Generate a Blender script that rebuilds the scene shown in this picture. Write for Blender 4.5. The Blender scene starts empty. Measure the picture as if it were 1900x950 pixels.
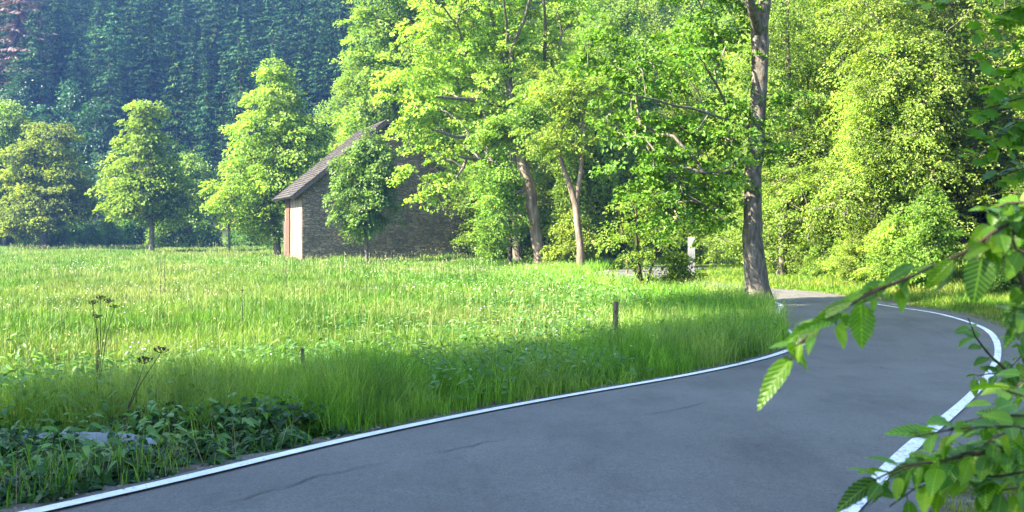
import bpy, math, random
import numpy as np
from mathutils import noise as mnoise, Vector
R = math.radians
rng = np.random.default_rng(7)
random.seed(7)
sc = bpy.context.scene
COL = sc.collection

# ------------------------------------------------------------------ camera
F = 2037.0                      # focal length in pixels of the 1900 px wide photograph
EYE = 1.65
cam = bpy.data.cameras.new("camera")
cam.sensor_width = 36.0
cam.lens = 36.0 * F / 1900
cam.shift_y = -50.0 / 1900
cam.clip_start = 0.1
cam.clip_end = 3000
cam.dof.use_dof = True
cam.dof.focus_distance = 24
cam.dof.aperture_fstop = 8
camo = bpy.data.objects.new("camera", cam)
camo.location = (0, 0, EYE)
camo.rotation_euler = (R(90), 0, 0)
COL.objects.link(camo)
sc.camera = camo

# ------------------------------------------------------------------ light
SUN_EL = 38.0
sd = np.array([-0.93, -0.30])                   # horizontal direction towards the sun
SUN_AZ = math.atan2(sd[0], sd[1])               # from +Y, clockwise
w = bpy.data.worlds.new("World")
sc.world = w
w.use_nodes = True
nt = w.node_tree
nt.nodes.clear()
out = nt.nodes.new("ShaderNodeOutputWorld")
bg = nt.nodes.new("ShaderNodeBackground")
sky = nt.nodes.new("ShaderNodeTexSky")
sky.sky_type = 'NISHITA'
sky.sun_disc = False
sky.sun_elevation = R(SUN_EL)
sky.sun_rotation = SUN_AZ % (2 * math.pi)
sky.air_density = 1.0
sky.dust_density = 0.6
bg.inputs['Strength'].default_value = 0.115
nt.links.new(sky.outputs[0], bg.inputs[0])
nt.links.new(bg.outputs[0], out.inputs[0])
sl = bpy.data.lights.new("sun", 'SUN')
sl.energy = 5.0
sl.angle = R(0.53)
sl.color = (1.0, 0.92, 0.76)
so = bpy.data.objects.new("sun", sl)
h = math.cos(R(SUN_EL))
n_ = np.linalg.norm(sd)
dirv = Vector((sd[0] / n_ * h, sd[1] / n_ * h, math.sin(R(SUN_EL))))
so.rotation_euler = dirv.to_track_quat('Z', 'Y').to_euler()
COL.objects.link(so)
sc.view_settings.view_transform = 'Standard'
sc.view_settings.look = 'None'
sc.view_settings.exposure = 2.92
HAZE = 0.00034
sc.view_settings.gamma = 1.0
sc.view_settings.use_curve_mapping = False
sc.cycles.max_bounces = 10
sc.cycles.diffuse_bounces = 4
sc.cycles.transmission_bounces = 6
sc.cycles.volume_bounces = 0
sc.cycles.sample_clamp_indirect = 6.0

# ------------------------------------------------------------------ ground shape
def smooth(a, b, v):
    t = np.clip((np.asarray(v, float) - a) / (b - a), 0, 1)
    return t * t * (3 - 2 * t)
def softplus(v, s):
    v = np.asarray(v, float) / s
    return s * np.where(v > 30, v, np.log1p(np.exp(np.minimum(v, 30))))
FE_Y = np.array([-60, 0, 10, 20, 28, 34, 38, 42, 50, 60, 75, 100, 160, 600.])
FE_X = np.array([20, 14, 14, 17, 17.5, 15.6, 13.2, 11.8, 12.2, 14, 20, 26, 30, 30.])
def road_z(y):
    return -0.5 * smooth(5, 20, y)
def gz(x, y):
    x = np.asarray(x, float); y = np.asarray(y, float)
    z = road_z(y)
    foot = 138 - 52 * smooth(-35, 5, x)
    z = z + 0.50 * softplus(y - foot, 6) - 0.02
    e = x - np.interp(y, FE_Y, FE_X)
    z = z + 0.42 * softplus(e - 1.5, 1.2)
    xe = -3.0 + (y - 6.6) * .66
    z = z - .34 * smooth(.15, .75, xe - x) * (1 - smooth(8.7, 9.8, y)) * (1 - smooth(-2.2, -1.2, x)) * smooth(-4, 2, y)
    # gentle unevenness away from the road
    m = smooth(-3, -14, x - y * 0.25)
    z = z + m * (0.10 * np.sin(x * 0.31 + 1.3) * np.sin(y * 0.22) + 0.06 * np.sin(x * 0.8 + y * 0.5))
    z = z + smooth(5, 25, e) * 0.5 * np.sin(x * 0.35) * np.sin(y * 0.3)
    return 68 - softplus(68 - z, 5)
def gz1(x, y): return float(gz(x, y))
def at(px, py, D):
    return np.array([(px - 950) / F * D, D, EYE - (py - 425) / F * D])
def ground_hit(px, py):
    D = 8.0
    for _ in range(60):
        D = (EYE - .022 - float(road_z(D))) / ((py - 425) / F)
    return np.array([(px - 950) / F * D, D])

# ------------------------------------------------------------------ mesh helpers
def link(name, me, mat=None, parent=None, smooth_=False):
    o = bpy.data.objects.new(name, me)
    COL.objects.link(o)
    if mat is not None and len(me.materials) == 0:
        me.materials.append(mat)
    if parent is not None:
        o.parent = parent
    return o
def np_mesh(name, V, Fc, smooth_=False, uv=None):
    """V (n,3), Fc (m,k) constant-size faces"""
    me = bpy.data.meshes.new(name)
    V = np.ascontiguousarray(V, dtype=np.float32); Fc = np.ascontiguousarray(Fc, dtype=np.int32)
    k = Fc.shape[1]
    me.vertices.add(len(V)); me.vertices.foreach_set('co', V.ravel())
    me.loops.add(Fc.size); me.loops.foreach_set('vertex_index', Fc.ravel())
    me.polygons.add(len(Fc))
    me.polygons.foreach_set('loop_start', np.arange(0, Fc.size, k, dtype=np.int32))
    me.polygons.foreach_set('use_smooth', np.full(len(Fc), smooth_))
    if uv is not None:
        l = me.uv_layers.new(name='UVMap')
        l.data.foreach_set('uv', np.ascontiguousarray(uv[Fc.ravel()], dtype=np.float32).ravel())
    me.update(calc_edges=True)
    return me
class MB:
    """collects polygons of any size"""
    def __init__(s): s.v = []; s.f = []
    def add(s, vs, fs):
        b = len(s.v); s.v += [tuple(map(float, p)) for p in vs]; s.f += [tuple(b + i for i in f) for f in fs]
    def box(s, c, size, rz=0.0, M=None):
        x, y, z = [d / 2 for d in size]
        ca, sa = math.cos(rz), math.sin(rz)
        vs = []
        for dz in (-z, z):
            for dx, dy in ((-x, -y), (x, -y), (x, y), (-x, y)):
                vs.append((c[0] + dx * ca - dy * sa, c[1] + dx * sa + dy * ca, c[2] + dz))
        s.add(vs, [(3, 2, 1, 0), (4, 5, 6, 7), (0, 1, 5, 4), (1, 2, 6, 5), (2, 3, 7, 6), (3, 0, 4, 7)])
    def build(s, name, mat, parent=None, sm=False):
        me = bpy.data.meshes.new(name); me.from_pydata(s.v, [], s.f); me.update()
        if sm: me.polygons.foreach_set('use_smooth', [True] * len(me.polygons))
        return link(name, me, mat, parent)
def tube(P, rad, sides=8, wob=0.0, seed=0, cap=False):
    P = np.asarray(P, float); rad = np.asarray(rad, float)
    n = len(P)
    T = np.gradient(P, axis=0); T /= np.linalg.norm(T, axis=1)[:, None] + 1e-9
    ref = np.array([0.0, 1.0, 0.02]) if abs(T[0][1]) < .8 else np.array([1.0, 0, 0])
    A = np.cross(T, ref); A /= np.linalg.norm(A, axis=1)[:, None] + 1e-9
    B = np.cross(T, A)
    th = np.arange(sides) / sides * 2 * math.pi
    r = rad[:, None] * np.ones(sides)
    if wob:
        q = np.random.default_rng(seed)
        ph = q.uniform(0, 6.28, 6)
        s_ = np.arange(n)[:, None]
        r = r * (1 + wob * (np.sin(th * 3 + ph[0] + s_ * .15) + .7 * np.sin(th * 5 + ph[1] - s_ * .22) + .5 * np.sin(th * 2 + ph[2] + s_ * .4)
                            + .35 * q.normal(size=(n, sides))))
    V = P[:, None, :] + A[:, None, :] * (np.cos(th) * r)[..., None] + B[:, None, :] * (np.sin(th) * r)[..., None]
    V = V.reshape(-1, 3)
    i = np.arange(n - 1)[:, None] * sides; j = np.arange(sides)[None, :]; j2 = (j + 1) % sides
    Fq = np.stack([i + j, i + j2, i + sides + j2, i + sides + j], -1).reshape(-1, 4)
    return V, Fq
def merge(parts):
    Vs, Fs, b = [], [], 0
    for V, Fq in parts:
        Vs.append(V); Fs.append(Fq + b); b += len(V)
    return np.concatenate(Vs), np.concatenate(Fs)
def tag(o, label=None, cat=None, group=None, kind=None):
    if label: o['label'] = label
    if cat: o['category'] = cat
    if group: o['group'] = group
    if kind: o['kind'] = kind
    return o
def thing(name, loc, label, cat, group=None, rz=0.0):
    o = bpy.data.objects.new(name, None); COL.objects.link(o)
    o.empty_display_size = .2
    o.location = loc; o.rotation_euler = (0, 0, rz)
    return tag(o, label, cat, group)
def unit(v): return v / (np.linalg.norm(v, axis=-1, keepdims=True) + 1e-9)

# ------------------------------------------------------------------ materials
def newmat(name):
    m = bpy.data.materials.new(name); m.use_nodes = True
    m.node_tree.nodes.clear()
    return m, m.node_tree
def N(nt, t, **kw):
    n = nt.nodes.new(t)
    for k, v in kw.items(): setattr(n, k, v)
    return n
def ramp(nt, fac, stops):
    r = N(nt, 'ShaderNodeValToRGB')
    e = r.color_ramp.elements
    e[0].position, e[0].color = stops[0][0], (*stops[0][1], 1)
    e[1].position, e[1].color = stops[-1][0], (*stops[-1][1], 1)
    for p, c in stops[1:-1]:
        x = e.new(p); x.color = (*c, 1)
    nt.links.new(fac, r.inputs[0])
    return r.outputs[0]
def noise_(nt, scale, detail=4, rough=.55, coord='Object', stretch=None):
    tc = N(nt, 'ShaderNodeTexCoord')
    src = tc.outputs[coord]
    if stretch:
        mp = N(nt, 'ShaderNodeMapping'); mp.inputs['Scale'].default_value = stretch
        nt.links.new(src, mp.inputs[0]); src = mp.outputs[0]
    n = N(nt, 'ShaderNodeTexNoise'); n.inputs['Scale'].default_value = scale
    n.inputs['Detail'].default_value = detail; n.inputs['Roughness'].default_value = rough
    nt.links.new(src, n.inputs['Vector'])
    return n.outputs['Fac']
def mixc(nt, fac, a, b, mode='MIX'):
    m = N(nt, 'ShaderNodeMix', data_type='RGBA', blend_type=mode)
    for s_, v in ((m.inputs[0], fac), (m.inputs[6], a), (m.inputs[7], b)):
        if isinstance(v, (int, float)): s_.default_value = v
        elif isinstance(v, tuple): s_.default_value = (*v, 1) if len(v) == 3 else v
        else: nt.links.new(v, s_)
    return m.outputs[2]
def leaf_mat(name, dark, mid, light, trans=.45, tcol=1.35, gloss=.12, rough=.5, clump=.35, obj_var=True, veins=False, vlo=.75, vhi=1.3):
    m, nt = newmat(name)
    geo = N(nt, 'ShaderNodeNewGeometry')
    c = ramp(nt, geo.outputs['Random Per Island'], [(0, dark), (.5, mid), (1, light)])
    n = noise_(nt, clump, 2)
    mr = N(nt, 'ShaderNodeMapRange'); mr.inputs[1].default_value = .35; mr.inputs[2].default_value = .65
    mr.inputs[3].default_value = .72; mr.inputs[4].default_value = 1.25
    nt.links.new(n, mr.inputs[0])
    hs = N(nt, 'ShaderNodeHueSaturation'); nt.links.new(c, hs.inputs['Color']); nt.links.new(mr.outputs[0], hs.inputs['Value'])
    if obj_var:
        oi = N(nt, 'ShaderNodeObjectInfo'); m2 = N(nt, 'ShaderNodeMapRange')
        m2.inputs[3].default_value = .48; m2.inputs[4].default_value = .515
        nt.links.new(oi.outputs['Random'], m2.inputs[0]); nt.links.new(m2.outputs[0], hs.inputs['Hue'])
        wn = N(nt, 'ShaderNodeTexWhiteNoise', noise_dimensions='1D'); nt.links.new(oi.outputs['Random'], wn.inputs['W'])
        m3 = N(nt, 'ShaderNodeMapRange'); m3.inputs[3].default_value = vlo; m3.inputs[4].default_value = vhi; nt.links.new(wn.outputs['Value'], m3.inputs[0])
        mv = N(nt, 'ShaderNodeMath', operation='MULTIPLY'); nt.links.new(mr.outputs[0], mv.inputs[0]); nt.links.new(m3.outputs[0], mv.inputs[1]); nt.links.new(mv.outputs[0], hs.inputs['Value'])
    c = hs.outputs[0]
    if veins:
        uv = N(nt, 'ShaderNodeUVMap'); sp = N(nt, 'ShaderNodeSeparateXYZ'); nt.links.new(uv.outputs[0], sp.inputs[0])
        ab = N(nt, 'ShaderNodeMath', operation='ABSOLUTE'); nt.links.new(sp.outputs[0], ab.inputs[0])
        s1 = N(nt, 'ShaderNodeMath', operation='MULTIPLY_ADD'); nt.links.new(ab.outputs[0], s1.inputs[0]); s1.inputs[1].default_value = -.55; nt.links.new(sp.outputs[1], s1.inputs[2])
        s2 = N(nt, 'ShaderNodeMath', operation='MULTIPLY'); nt.links.new(s1.outputs[0], s2.inputs[0]); s2.inputs[1].default_value = 58
        s3 = N(nt, 'ShaderNodeMath', operation='SINE'); nt.links.new(s2.outputs[0], s3.inputs[0])
        s4 = N(nt, 'ShaderNodeMath', operation='GREATER_THAN'); nt.links.new(s3.outputs[0], s4.inputs[0]); s4.inputs[1].default_value = .88
        s5 = N(nt, 'ShaderNodeMath', operation='LESS_THAN'); nt.links.new(ab.outputs[0], s5.inputs[0]); s5.inputs[1].default_value = .022
        s6 = N(nt, 'ShaderNodeMath', operation='MAXIMUM'); nt.links.new(s4.outputs[0], s6.inputs[0]); nt.links.new(s5.outputs[0], s6.inputs[1])
        s7 = N(nt, 'ShaderNodeMath', operation='MULTIPLY'); nt.links.new(s6.outputs[0], s7.inputs[0]); s7.inputs[1].default_value = .45
        c = mixc(nt, s7.outputs[0], c, tuple(min(1, v * 1.8) for v in light))
    p = N(nt, 'ShaderNodeBsdfPrincipled'); nt.links.new(c, p.inputs['Base Color'])
    p.inputs['Roughness'].default_value = rough
    p.inputs['Specular IOR Level'].default_value = gloss * 2.5
    if veins:
        b = N(nt, 'ShaderNodeBump'); b.inputs['Strength'].default_value = .35; b.inputs['Distance'].default_value = .002
        nt.links.new(s3.outputs[0], b.inputs['Height']); nt.links.new(b.outputs[0], p.inputs['Normal'])
    t = N(nt, 'ShaderNodeBsdfTranslucent')
    tc = mixc(nt, 1.0, c, (tcol * 1.05, tcol * 1.0, tcol * .6), 'MULTIPLY')
    nt.links.new(tc, t.inputs['Color'])
    mx = N(nt, 'ShaderNodeMixShader'); mx.inputs[0].default_value = trans
    nt.links.new(p.outputs[0], mx.inputs[1]); nt.links.new(t.outputs[0], mx.inputs[2])
    o = N(nt, 'ShaderNodeOutputMaterial'); nt.links.new(mx.outputs[0], o.inputs[0])
    return m
def rough_mat(name, stops, scale=3, stretch=None, bump=.3, bd=.02, rough=.9, detail=6, spec=.2, bscale=None):
    m, nt = newmat(name)
    n = noise_(nt, scale, detail, .6, stretch=stretch)
    c = ramp(nt, n, stops)
    p = N(nt, 'ShaderNodeBsdfPrincipled'); nt.links.new(c, p.inputs['Base Color'])
    p.inputs['Roughness'].default_value = rough; p.inputs['Specular IOR Level'].default_value = spec
    if bump:
        n2 = noise_(nt, bscale or scale * 2, detail, .65, stretch=stretch)
        b = N(nt, 'ShaderNodeBump'); b.inputs['Strength'].default_value = bump; b.inputs['Distance'].default_value = bd
        nt.links.new(n2, b.inputs['Height']); nt.links.new(b.outputs[0], p.inputs['Normal'])
    o = N(nt, 'ShaderNodeOutputMaterial'); nt.links.new(p.outputs[0], o.inputs[0])
    return m
M = {}
M['leaf_yellow'] = leaf_mat('leaf_yellow', (.14, .23, .020), (.21, .30, .035), (.30, .37, .060), trans=.5)
M['leaf_lime'] = leaf_mat('leaf_lime', (.10, .19, .018), (.16, .26, .030), (.25, .33, .055), trans=.5)
M['leaf_green'] = leaf_mat('leaf_green', (.05, .135, .012), (.095, .21, .020), (.18, .29, .04), trans=.45, clump=.6)
M['leaf_beech'] = leaf_mat('leaf_beech', (.10, .19, .018), (.17, .28, .035), (.30, .40, .075), trans=.5, clump=.5)
M['leaf_pale'] = leaf_mat('leaf_pale', (.06, .15, .02), (.10, .21, .03), (.16, .28, .06), trans=.4, gloss=.14, rough=.5, clump=.8)
M['leaf_dark'] = leaf_mat('leaf_dark', (.012, .055, .015), (.022, .08, .02), (.045, .12, .025), trans=.35, gloss=.2)
M['leaf_far'] = leaf_mat('leaf_far', (.055, .14, .016), (.10, .20, .022), (.17, .26, .04), trans=.45, clump=.2)
M['needle'] = leaf_mat('needle', (.008, .032, .016), (.018, .058, .024), (.085, .14, .04), vlo=.6, vhi=1.5, trans=.08, clump=.15, gloss=.0, rough=.8)
M['needle_dead'] = leaf_mat('needle_dead', (.08, .055, .042), (.12, .085, .068), (.17, .12, .10), trans=.1, clump=.5, gloss=.05)
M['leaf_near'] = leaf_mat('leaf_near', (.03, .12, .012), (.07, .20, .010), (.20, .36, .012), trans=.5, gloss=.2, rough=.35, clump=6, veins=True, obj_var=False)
M['leaf_sun_tint'] = leaf_mat('leaf_sun_tint', (.06, .19, .010), (.12, .28, .014), (.26, .42, .02), trans=.58, gloss=.2, rough=.45, clump=3, obj_var=False)  # lighter greens stand in for sunlight on the young maple's shaded leaves
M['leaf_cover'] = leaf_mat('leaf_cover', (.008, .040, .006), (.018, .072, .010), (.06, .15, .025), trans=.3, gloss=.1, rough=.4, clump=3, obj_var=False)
M['grass'] = None
M['bark'] = rough_mat('bark', [(.33, (.05, .042, .032)), (.5, (.125, .105, .082)), (.68, (.21, .18, .145))], 11, (1, 1, .3), .8, .04)
M['bark_pale'] = rough_mat('bark_pale', [(.3, (.06, .045, .03)), (.5, (.14, .105, .075)), (.7, (.24, .19, .145))], 5, (1, 1, .25), .7, .03)
M['bark_dark'] = rough_mat('bark_dark', [(.3, (.02, .016, .012)), (.7, (.07, .055, .04))], 5, (1, 1, .3), .6, .03)
M['twig'] = rough_mat('twig', [(.3, (.03, .026, .016)), (.7, (.09, .07, .045))], 40, None, .3, .003)

# ------------------------------------------------------------------ terrain
def grid_axis(segs):
    a = []
    for lo, hi, st in segs: a.append(np.arange(lo, hi, st))
    a.append([segs[-1][1]])
    return np.concatenate(a)
gx = grid_axis([(-900, -120, 20), (-120, -40, 4), (-40, -12, 1), (-12, 20, .4), (20, 60, 1.5), (60, 160, 6), (160, 900, 25)])
gy = grid_axis([(-400, -40, 20), (-40, 0, 2), (0, 60, .4), (60, 160, 2), (160, 700, 10)])
GX, GY = np.meshgrid(gx, gy, indexing='ij')
GZ = gz(GX, GY)
V = np.stack([GX, GY, GZ], -1).reshape(-1, 3)
ny = len(gy)
ii, jj = np.meshgrid(np.arange(len(gx) - 1), np.arange(ny - 1), indexing='ij')
q = (ii * ny + jj).ravel()
Fq = np.stack([q, q + ny, q + ny + 1, q + 1], -1)
m, nt = newmat('meadow_soil')
n1 = noise_(nt, .25, 5); n2 = noise_(nt, 9, 8, .7)
c1 = ramp(nt, n1, [(.35, (.035, .075, .012)), (.55, (.075, .13, .02)), (.7, (.12, .15, .04))])
c2 = ramp(nt, n2, [(.3, (.02, .018, .010)), (.6, (.09, .11, .03))])
c = mixc(nt, .45, c1, c2)
tcg = N(nt, 'ShaderNodeTexCoord'); spg = N(nt, 'ShaderNodeSeparateXYZ'); nt.links.new(tcg.outputs['Object'], spg.inputs[0])
mrg = N(nt, 'ShaderNodeMapRange'); mrg.inputs[1].default_value = .25; mrg.inputs[2].default_value = 1.4
nt.links.new(spg.outputs[2], mrg.inputs[0])
c = mixc(nt, mrg.outputs[0], c, ramp(nt, n2, [(.3, (.012, .010, .006)), (.6, (.018, .028, .012)), (.8, (.03, .036, .016))]))
p = N(nt, 'ShaderNodeBsdfPrincipled'); nt.links.new(c, p.inputs['Base Color']); p.inputs['Roughness'].default_value = .95
p.inputs['Specular IOR Level'].default_value = .1
b = N(nt, 'ShaderNodeBump'); b.inputs['Strength'].default_value = .8; b.inputs['Distance'].default_value = .05
nt.links.new(n2, b.inputs['Height']); nt.links.new(b.outputs[0], p.inputs['Normal'])
o = N(nt, 'ShaderNodeOutputMaterial'); nt.links.new(p.outputs[0], o.inputs[0])
tag(link('ground', np_mesh('ground', V, Fq, True), m), kind='structure')

# ------------------------------------------------------------------ road
left_px = [(76, 950), (332, 894), (474, 858), (640, 818), (900, 764), (1074, 732), (1241, 703.5), (1393, 672), (1469, 648.5), (1500, 634)]
right_px = [(1580, 947), (1669.5, 851.6), (1785, 753), (1837, 695), (1852, 649), (1837, 617), (1803, 600), (1727, 579.5), (1635, 567)]
LL = [ground_hit(*p) for p in left_px]
RR = [ground_hit(*p) for p in right_px]
# continue both edges out of the frame and round the bend behind the trunk
LL = [LL[0] + (LL[0] - LL[1]) * k for k in (14, 8, 4, 2)] + LL + [np.array(p) for p in ((5.75, 23.0), (6.1, 25.0), (6.9, 28.5), (7.65, 31.5), (7.0, 35.0), (5.2, 38.5), (3.6, 44.0), (3.6, 52.0), (7.5, 62.0), (14, 76.0), (24, 96.0))]
RR = [RR[0] + (RR[0] - RR[1]) * k for k in (7, 4, 2.2, 1)] + RR + [np.array(p) for p in ((10.3, 34.2), (9.3, 38.0), (8.0, 41.5), (7.1, 46.5), (7.4, 52.0), (10.8, 60.5), (17.6, 74.0), (27.5, 94.0))]
def spline(P, n):
    P = np.asarray(P, float)
    d = np.r_[0, np.cumsum(np.linalg.norm(np.diff(P, axis=0), axis=1))]
    out = []
    for s in np.linspace(0, d[-1], n):
        i = min(max(np.searchsorted(d, s) - 1, 0), len(P) - 2)
        p0, p1, p2, p3 = P[max(i - 1, 0)], P[i], P[i + 1], P[min(i + 2, len(P) - 1)]
        t = (s - d[i]) / (d[i + 1] - d[i])
        m1 = (p2 - p0) / max(1e-6, d[i + 1] - d[max(i - 1, 0)]) * (d[i + 1] - d[i])
        m2 = (p3 - p1) / max(1e-6, d[min(i + 2, len(P) - 1)] - d[i]) * (d[i + 1] - d[i])
        out.append((2 * t**3 - 3 * t**2 + 1) * p1 + (t**3 - 2 * t**2 + t) * m1 + (-2 * t**3 + 3 * t**2) * p2 + (t**3 - t**2) * m2)
    out = np.array(out)
    for _ in range(6):
        out[1:-1] = .25 * out[:-2] + .5 * out[1:-1] + .25 * out[2:]
    return out
NS = 320
Lp, Rp = spline(LL, NS), spline(RR, NS)
def normals2(P):
    T = np.gradient(P, axis=0); T /= np.linalg.norm(T, axis=1)[:, None]
    return np.stack([-T[:, 1], T[:, 0]], -1)      # to the left
Ledge = Lp + normals2(Lp) * .20
Redge = Rp - normals2(Rp) * (.55 + .15 * np.sin(np.arange(NS) * .12))[:, None]
ROADPOLY = np.concatenate([Ledge, Redge[::-1]])
def in_poly(x, y, poly):
    inside = np.zeros(len(x), bool)
    x1, y1 = poly[-1]
    for x2, y2 in poly:
        cnd = ((y1 > y) != (y2 > y))
        if cnd.any():
            xx = (x2 - x1) * (y - y1) / (y2 - y1 + 1e-12) + x1
            inside ^= cnd & (x < xx)
        x1, y1 = x2, y2
    return inside
EDGE = np.concatenate([Ledge[::2], Redge[::2]])
def edge_dist(x, y):
    out = np.empty(len(x))
    for s in range(0, len(x), 20000):
        dx = x[s:s + 20000, None] - EDGE[None, :, 0]; dy = y[s:s + 20000, None] - EDGE[None, :, 1]
        out[s:s + 20000] = np.sqrt((dx * dx + dy * dy).min(1))
    return out
ROADLIFT = 0.035
NT = 25
ts = np.linspace(0, 1, NT)
rv, ruv = [], []
jit = np.cumsum(rng.normal(0, .02, NS)); jit -= np.linspace(jit[0], jit[-1], NS)
slen = np.r_[0, np.cumsum(np.linalg.norm(np.diff((Lp + Rp) / 2, axis=0), axis=1))]
for i in range(NS):
    for t in ts:
        xy = Ledge[i] * (1 - t) + Redge[i] * t
        if t == 0: xy = xy + normals2(Lp)[i] * (.05 * math.sin(i * 1.7) + .04 * math.sin(i * .6))
        crown = .03 * (1 - (2 * t - 1)**2)
        z = float(road_z(xy[1])) + ROADLIFT - .02 + crown
        rv.append((xy[0], xy[1], z)); ruv.append((slen[i], t))
a = (np.arange(NS - 1)[:, None] * NT + np.arange(NT - 1)[None, :]).ravel()
Fq = np.stack([a, a + 1, a + NT + 1, a + NT], -1)
m, nt = newmat('asphalt')
n1 = noise_(nt, .45, 4); n2 = noise_(nt, 60, 4, .8); n3 = noise_(nt, 1.2, 6, .7, stretch=(1, .35, 1)); n4 = noise_(nt, 14, 5, .7)
base = ramp(nt, n1, [(.35, (.108, .101, .094)), (.65, (.145, .136, .127))])
g = ramp(nt, n2, [(.36, (.45, .45, .45)), (.5, (1, 1, 1)), (.60, (1.1, 1.1, 1.1)), (.68, (2.2, 2.2, 2.1))])
c = mixc(nt, 1.0, base, g, 'MULTIPLY')
g2 = ramp(nt, n3, [(.35, (.72, .72, .72)), (.5, (1, 1, 1)), (.7, (1.15, 1.15, 1.15))])
c = mixc(nt, 1.0, c, g2, 'MULTIPLY')
uvr = N(nt, 'ShaderNodeUVMap'); spr = N(nt, 'ShaderNodeSeparateXYZ'); nt.links.new(uvr.outputs[0], spr.inputs[0])
wt = ramp(nt, spr.outputs[1], [(0, (.80, .79, .77)), (.06, (.95, .95, .95)), (.2, (.97, .97, .97)), (.3, (1.07, 1.07, 1.07)), (.45, (.93, .93, .93)), (.55, (.94, .94, .94)), (.68, (1.07, 1.07, 1.07)), (.8, (.98, .98, .98)), (.93, (.92, .91, .9)), (1, (.75, .73, .7))])
c = mixc(nt, 1.0, c, wt, 'MULTIPLY')
g3 = ramp(nt, n4, [(.25, (.75, .75, .75)), (.5, (1, 1, 1)), (.8, (1.12, 1.12, 1.12))])
c = mixc(nt, 1.0, c, g3, 'MULTIPLY')
p = N(nt, 'ShaderNodeBsdfPrincipled'); nt.links.new(c, p.inputs['Base Color']); p.inputs['Roughness'].default_value = .72
p.inputs['Specular IOR Level'].default_value = .45
b = N(nt, 'ShaderNodeBump'); b.inputs['Strength'].default_value = .5; b.inputs['Distance'].default_value = .008
nt.links.new(n2, b.inputs['Height']); nt.links.new(b.outputs[0], p.inputs['Normal'])
o = N(nt, 'ShaderNodeOutputMaterial'); nt.links.new(p.outputs[0], o.inputs[0])
tag(link('road', np_mesh('road', np.array(rv), Fq, True), m), kind='structure')
RC = (Lp + Rp) / 2
def surf_z(x, y):
    """height of the road surface at a point on it"""
    d = ((Ledge * .5 + Redge * .5 - np.array([x, y]))**2).sum(1); i = int(d.argmin())
    wv = Redge[i] - Ledge[i]; t = float(np.dot(np.array([x, y]) - Ledge[i], wv) / np.dot(wv, wv))
    t = min(max(t, 0), 1)
    return float(road_z(y)) + ROADLIFT - .02 + .03 * (1 - (2 * t - 1)**2)
def strip(name, P, wid, mat, lift, kind='structure', cols=3, offs=None):
    P = np.asarray(P); nn = normals2(P); vs = []
    wid = np.broadcast_to(np.asarray(wid, float), (len(P),))
    for i in range(len(P)):
        for k in range(cols):
            t = k / (cols - 1) - .5
            xy = P[i] + nn[i] * wid[i] * t
            vs.append((xy[0], xy[1], surf_z(*xy) + lift))
    a = (np.arange(len(P) - 1)[:, None] * cols + np.arange(cols - 1)[None, :]).ravel()
    Fq = np.stack([a, a + cols, a + cols + 1, a + 1], -1)
    return tag(link(name, np_mesh(name, np.array(vs), Fq, True), mat), kind=kind)
def paint(name, thr):
    m, nt = newmat(name)
    n = noise_(nt, 26, 6, .75); n2 = noise_(nt, 5, 4, .6)
    c0 = ramp(nt, n2, [(.3, (.60, .60, .57)), (.7, (.82, .82, .79))])
    mask = ramp(nt, n, [(thr, (0, 0, 0)), (thr + .03, (1, 1, 1))])
    c = mixc(nt, mask, (.12, .12, .12), c0)
    p = N(nt, 'ShaderNodeBsdfPrincipled'); nt.links.new(c, p.inputs['Base Color']); p.inputs['Roughness'].default_value = .6
    o = N(nt, 'ShaderNodeOutputMaterial'); nt.links.new(p.outputs[0], o.inputs[0])
    return m
def upto(P, ymax): return P[P[:, 1] < ymax]
strip('road_marking', upto(Lp, 60), .125, paint('line_paint', .36), .005)
strip('road_marking', upto(Rp, 31.2), .115 + .01 * np.sin(np.arange(len(upto(Rp, 31.2))) * .3), paint('line_paint_worn', .41), .005)
# the tarred seam wandering across the road, in a few broken pieces
seam_px = [(395, 947), (600, 888), (800, 845), (1000, 808), (1200, 774), (1380, 738), (1560, 714), (1700, 698), (1832, 686)]
S = spline([ground_hit(*p) for p in seam_px], 260)
S += normals2(S) * (np.convolve(rng.normal(0, .03, 260), np.ones(5) / 3, 'same'))[:, None]
mt = rough_mat('tar', [(.3, (.03, .029, .028)), (.7, (.06, .058, .056))], 20, None, .2, .004, .6)
for a_, b_ in ((0, 34), (40, 62), (96, 128), (150, 168), (182, 214), (222, 250)):
    k = b_ - a_
    wd = .015 * np.sin(np.linspace(.1, 3.04, k)) * rng.uniform(.35, 1.15, k) + .002
    strip('road_seam', S[a_:b_], wd, mt, .004, cols=2)

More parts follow.
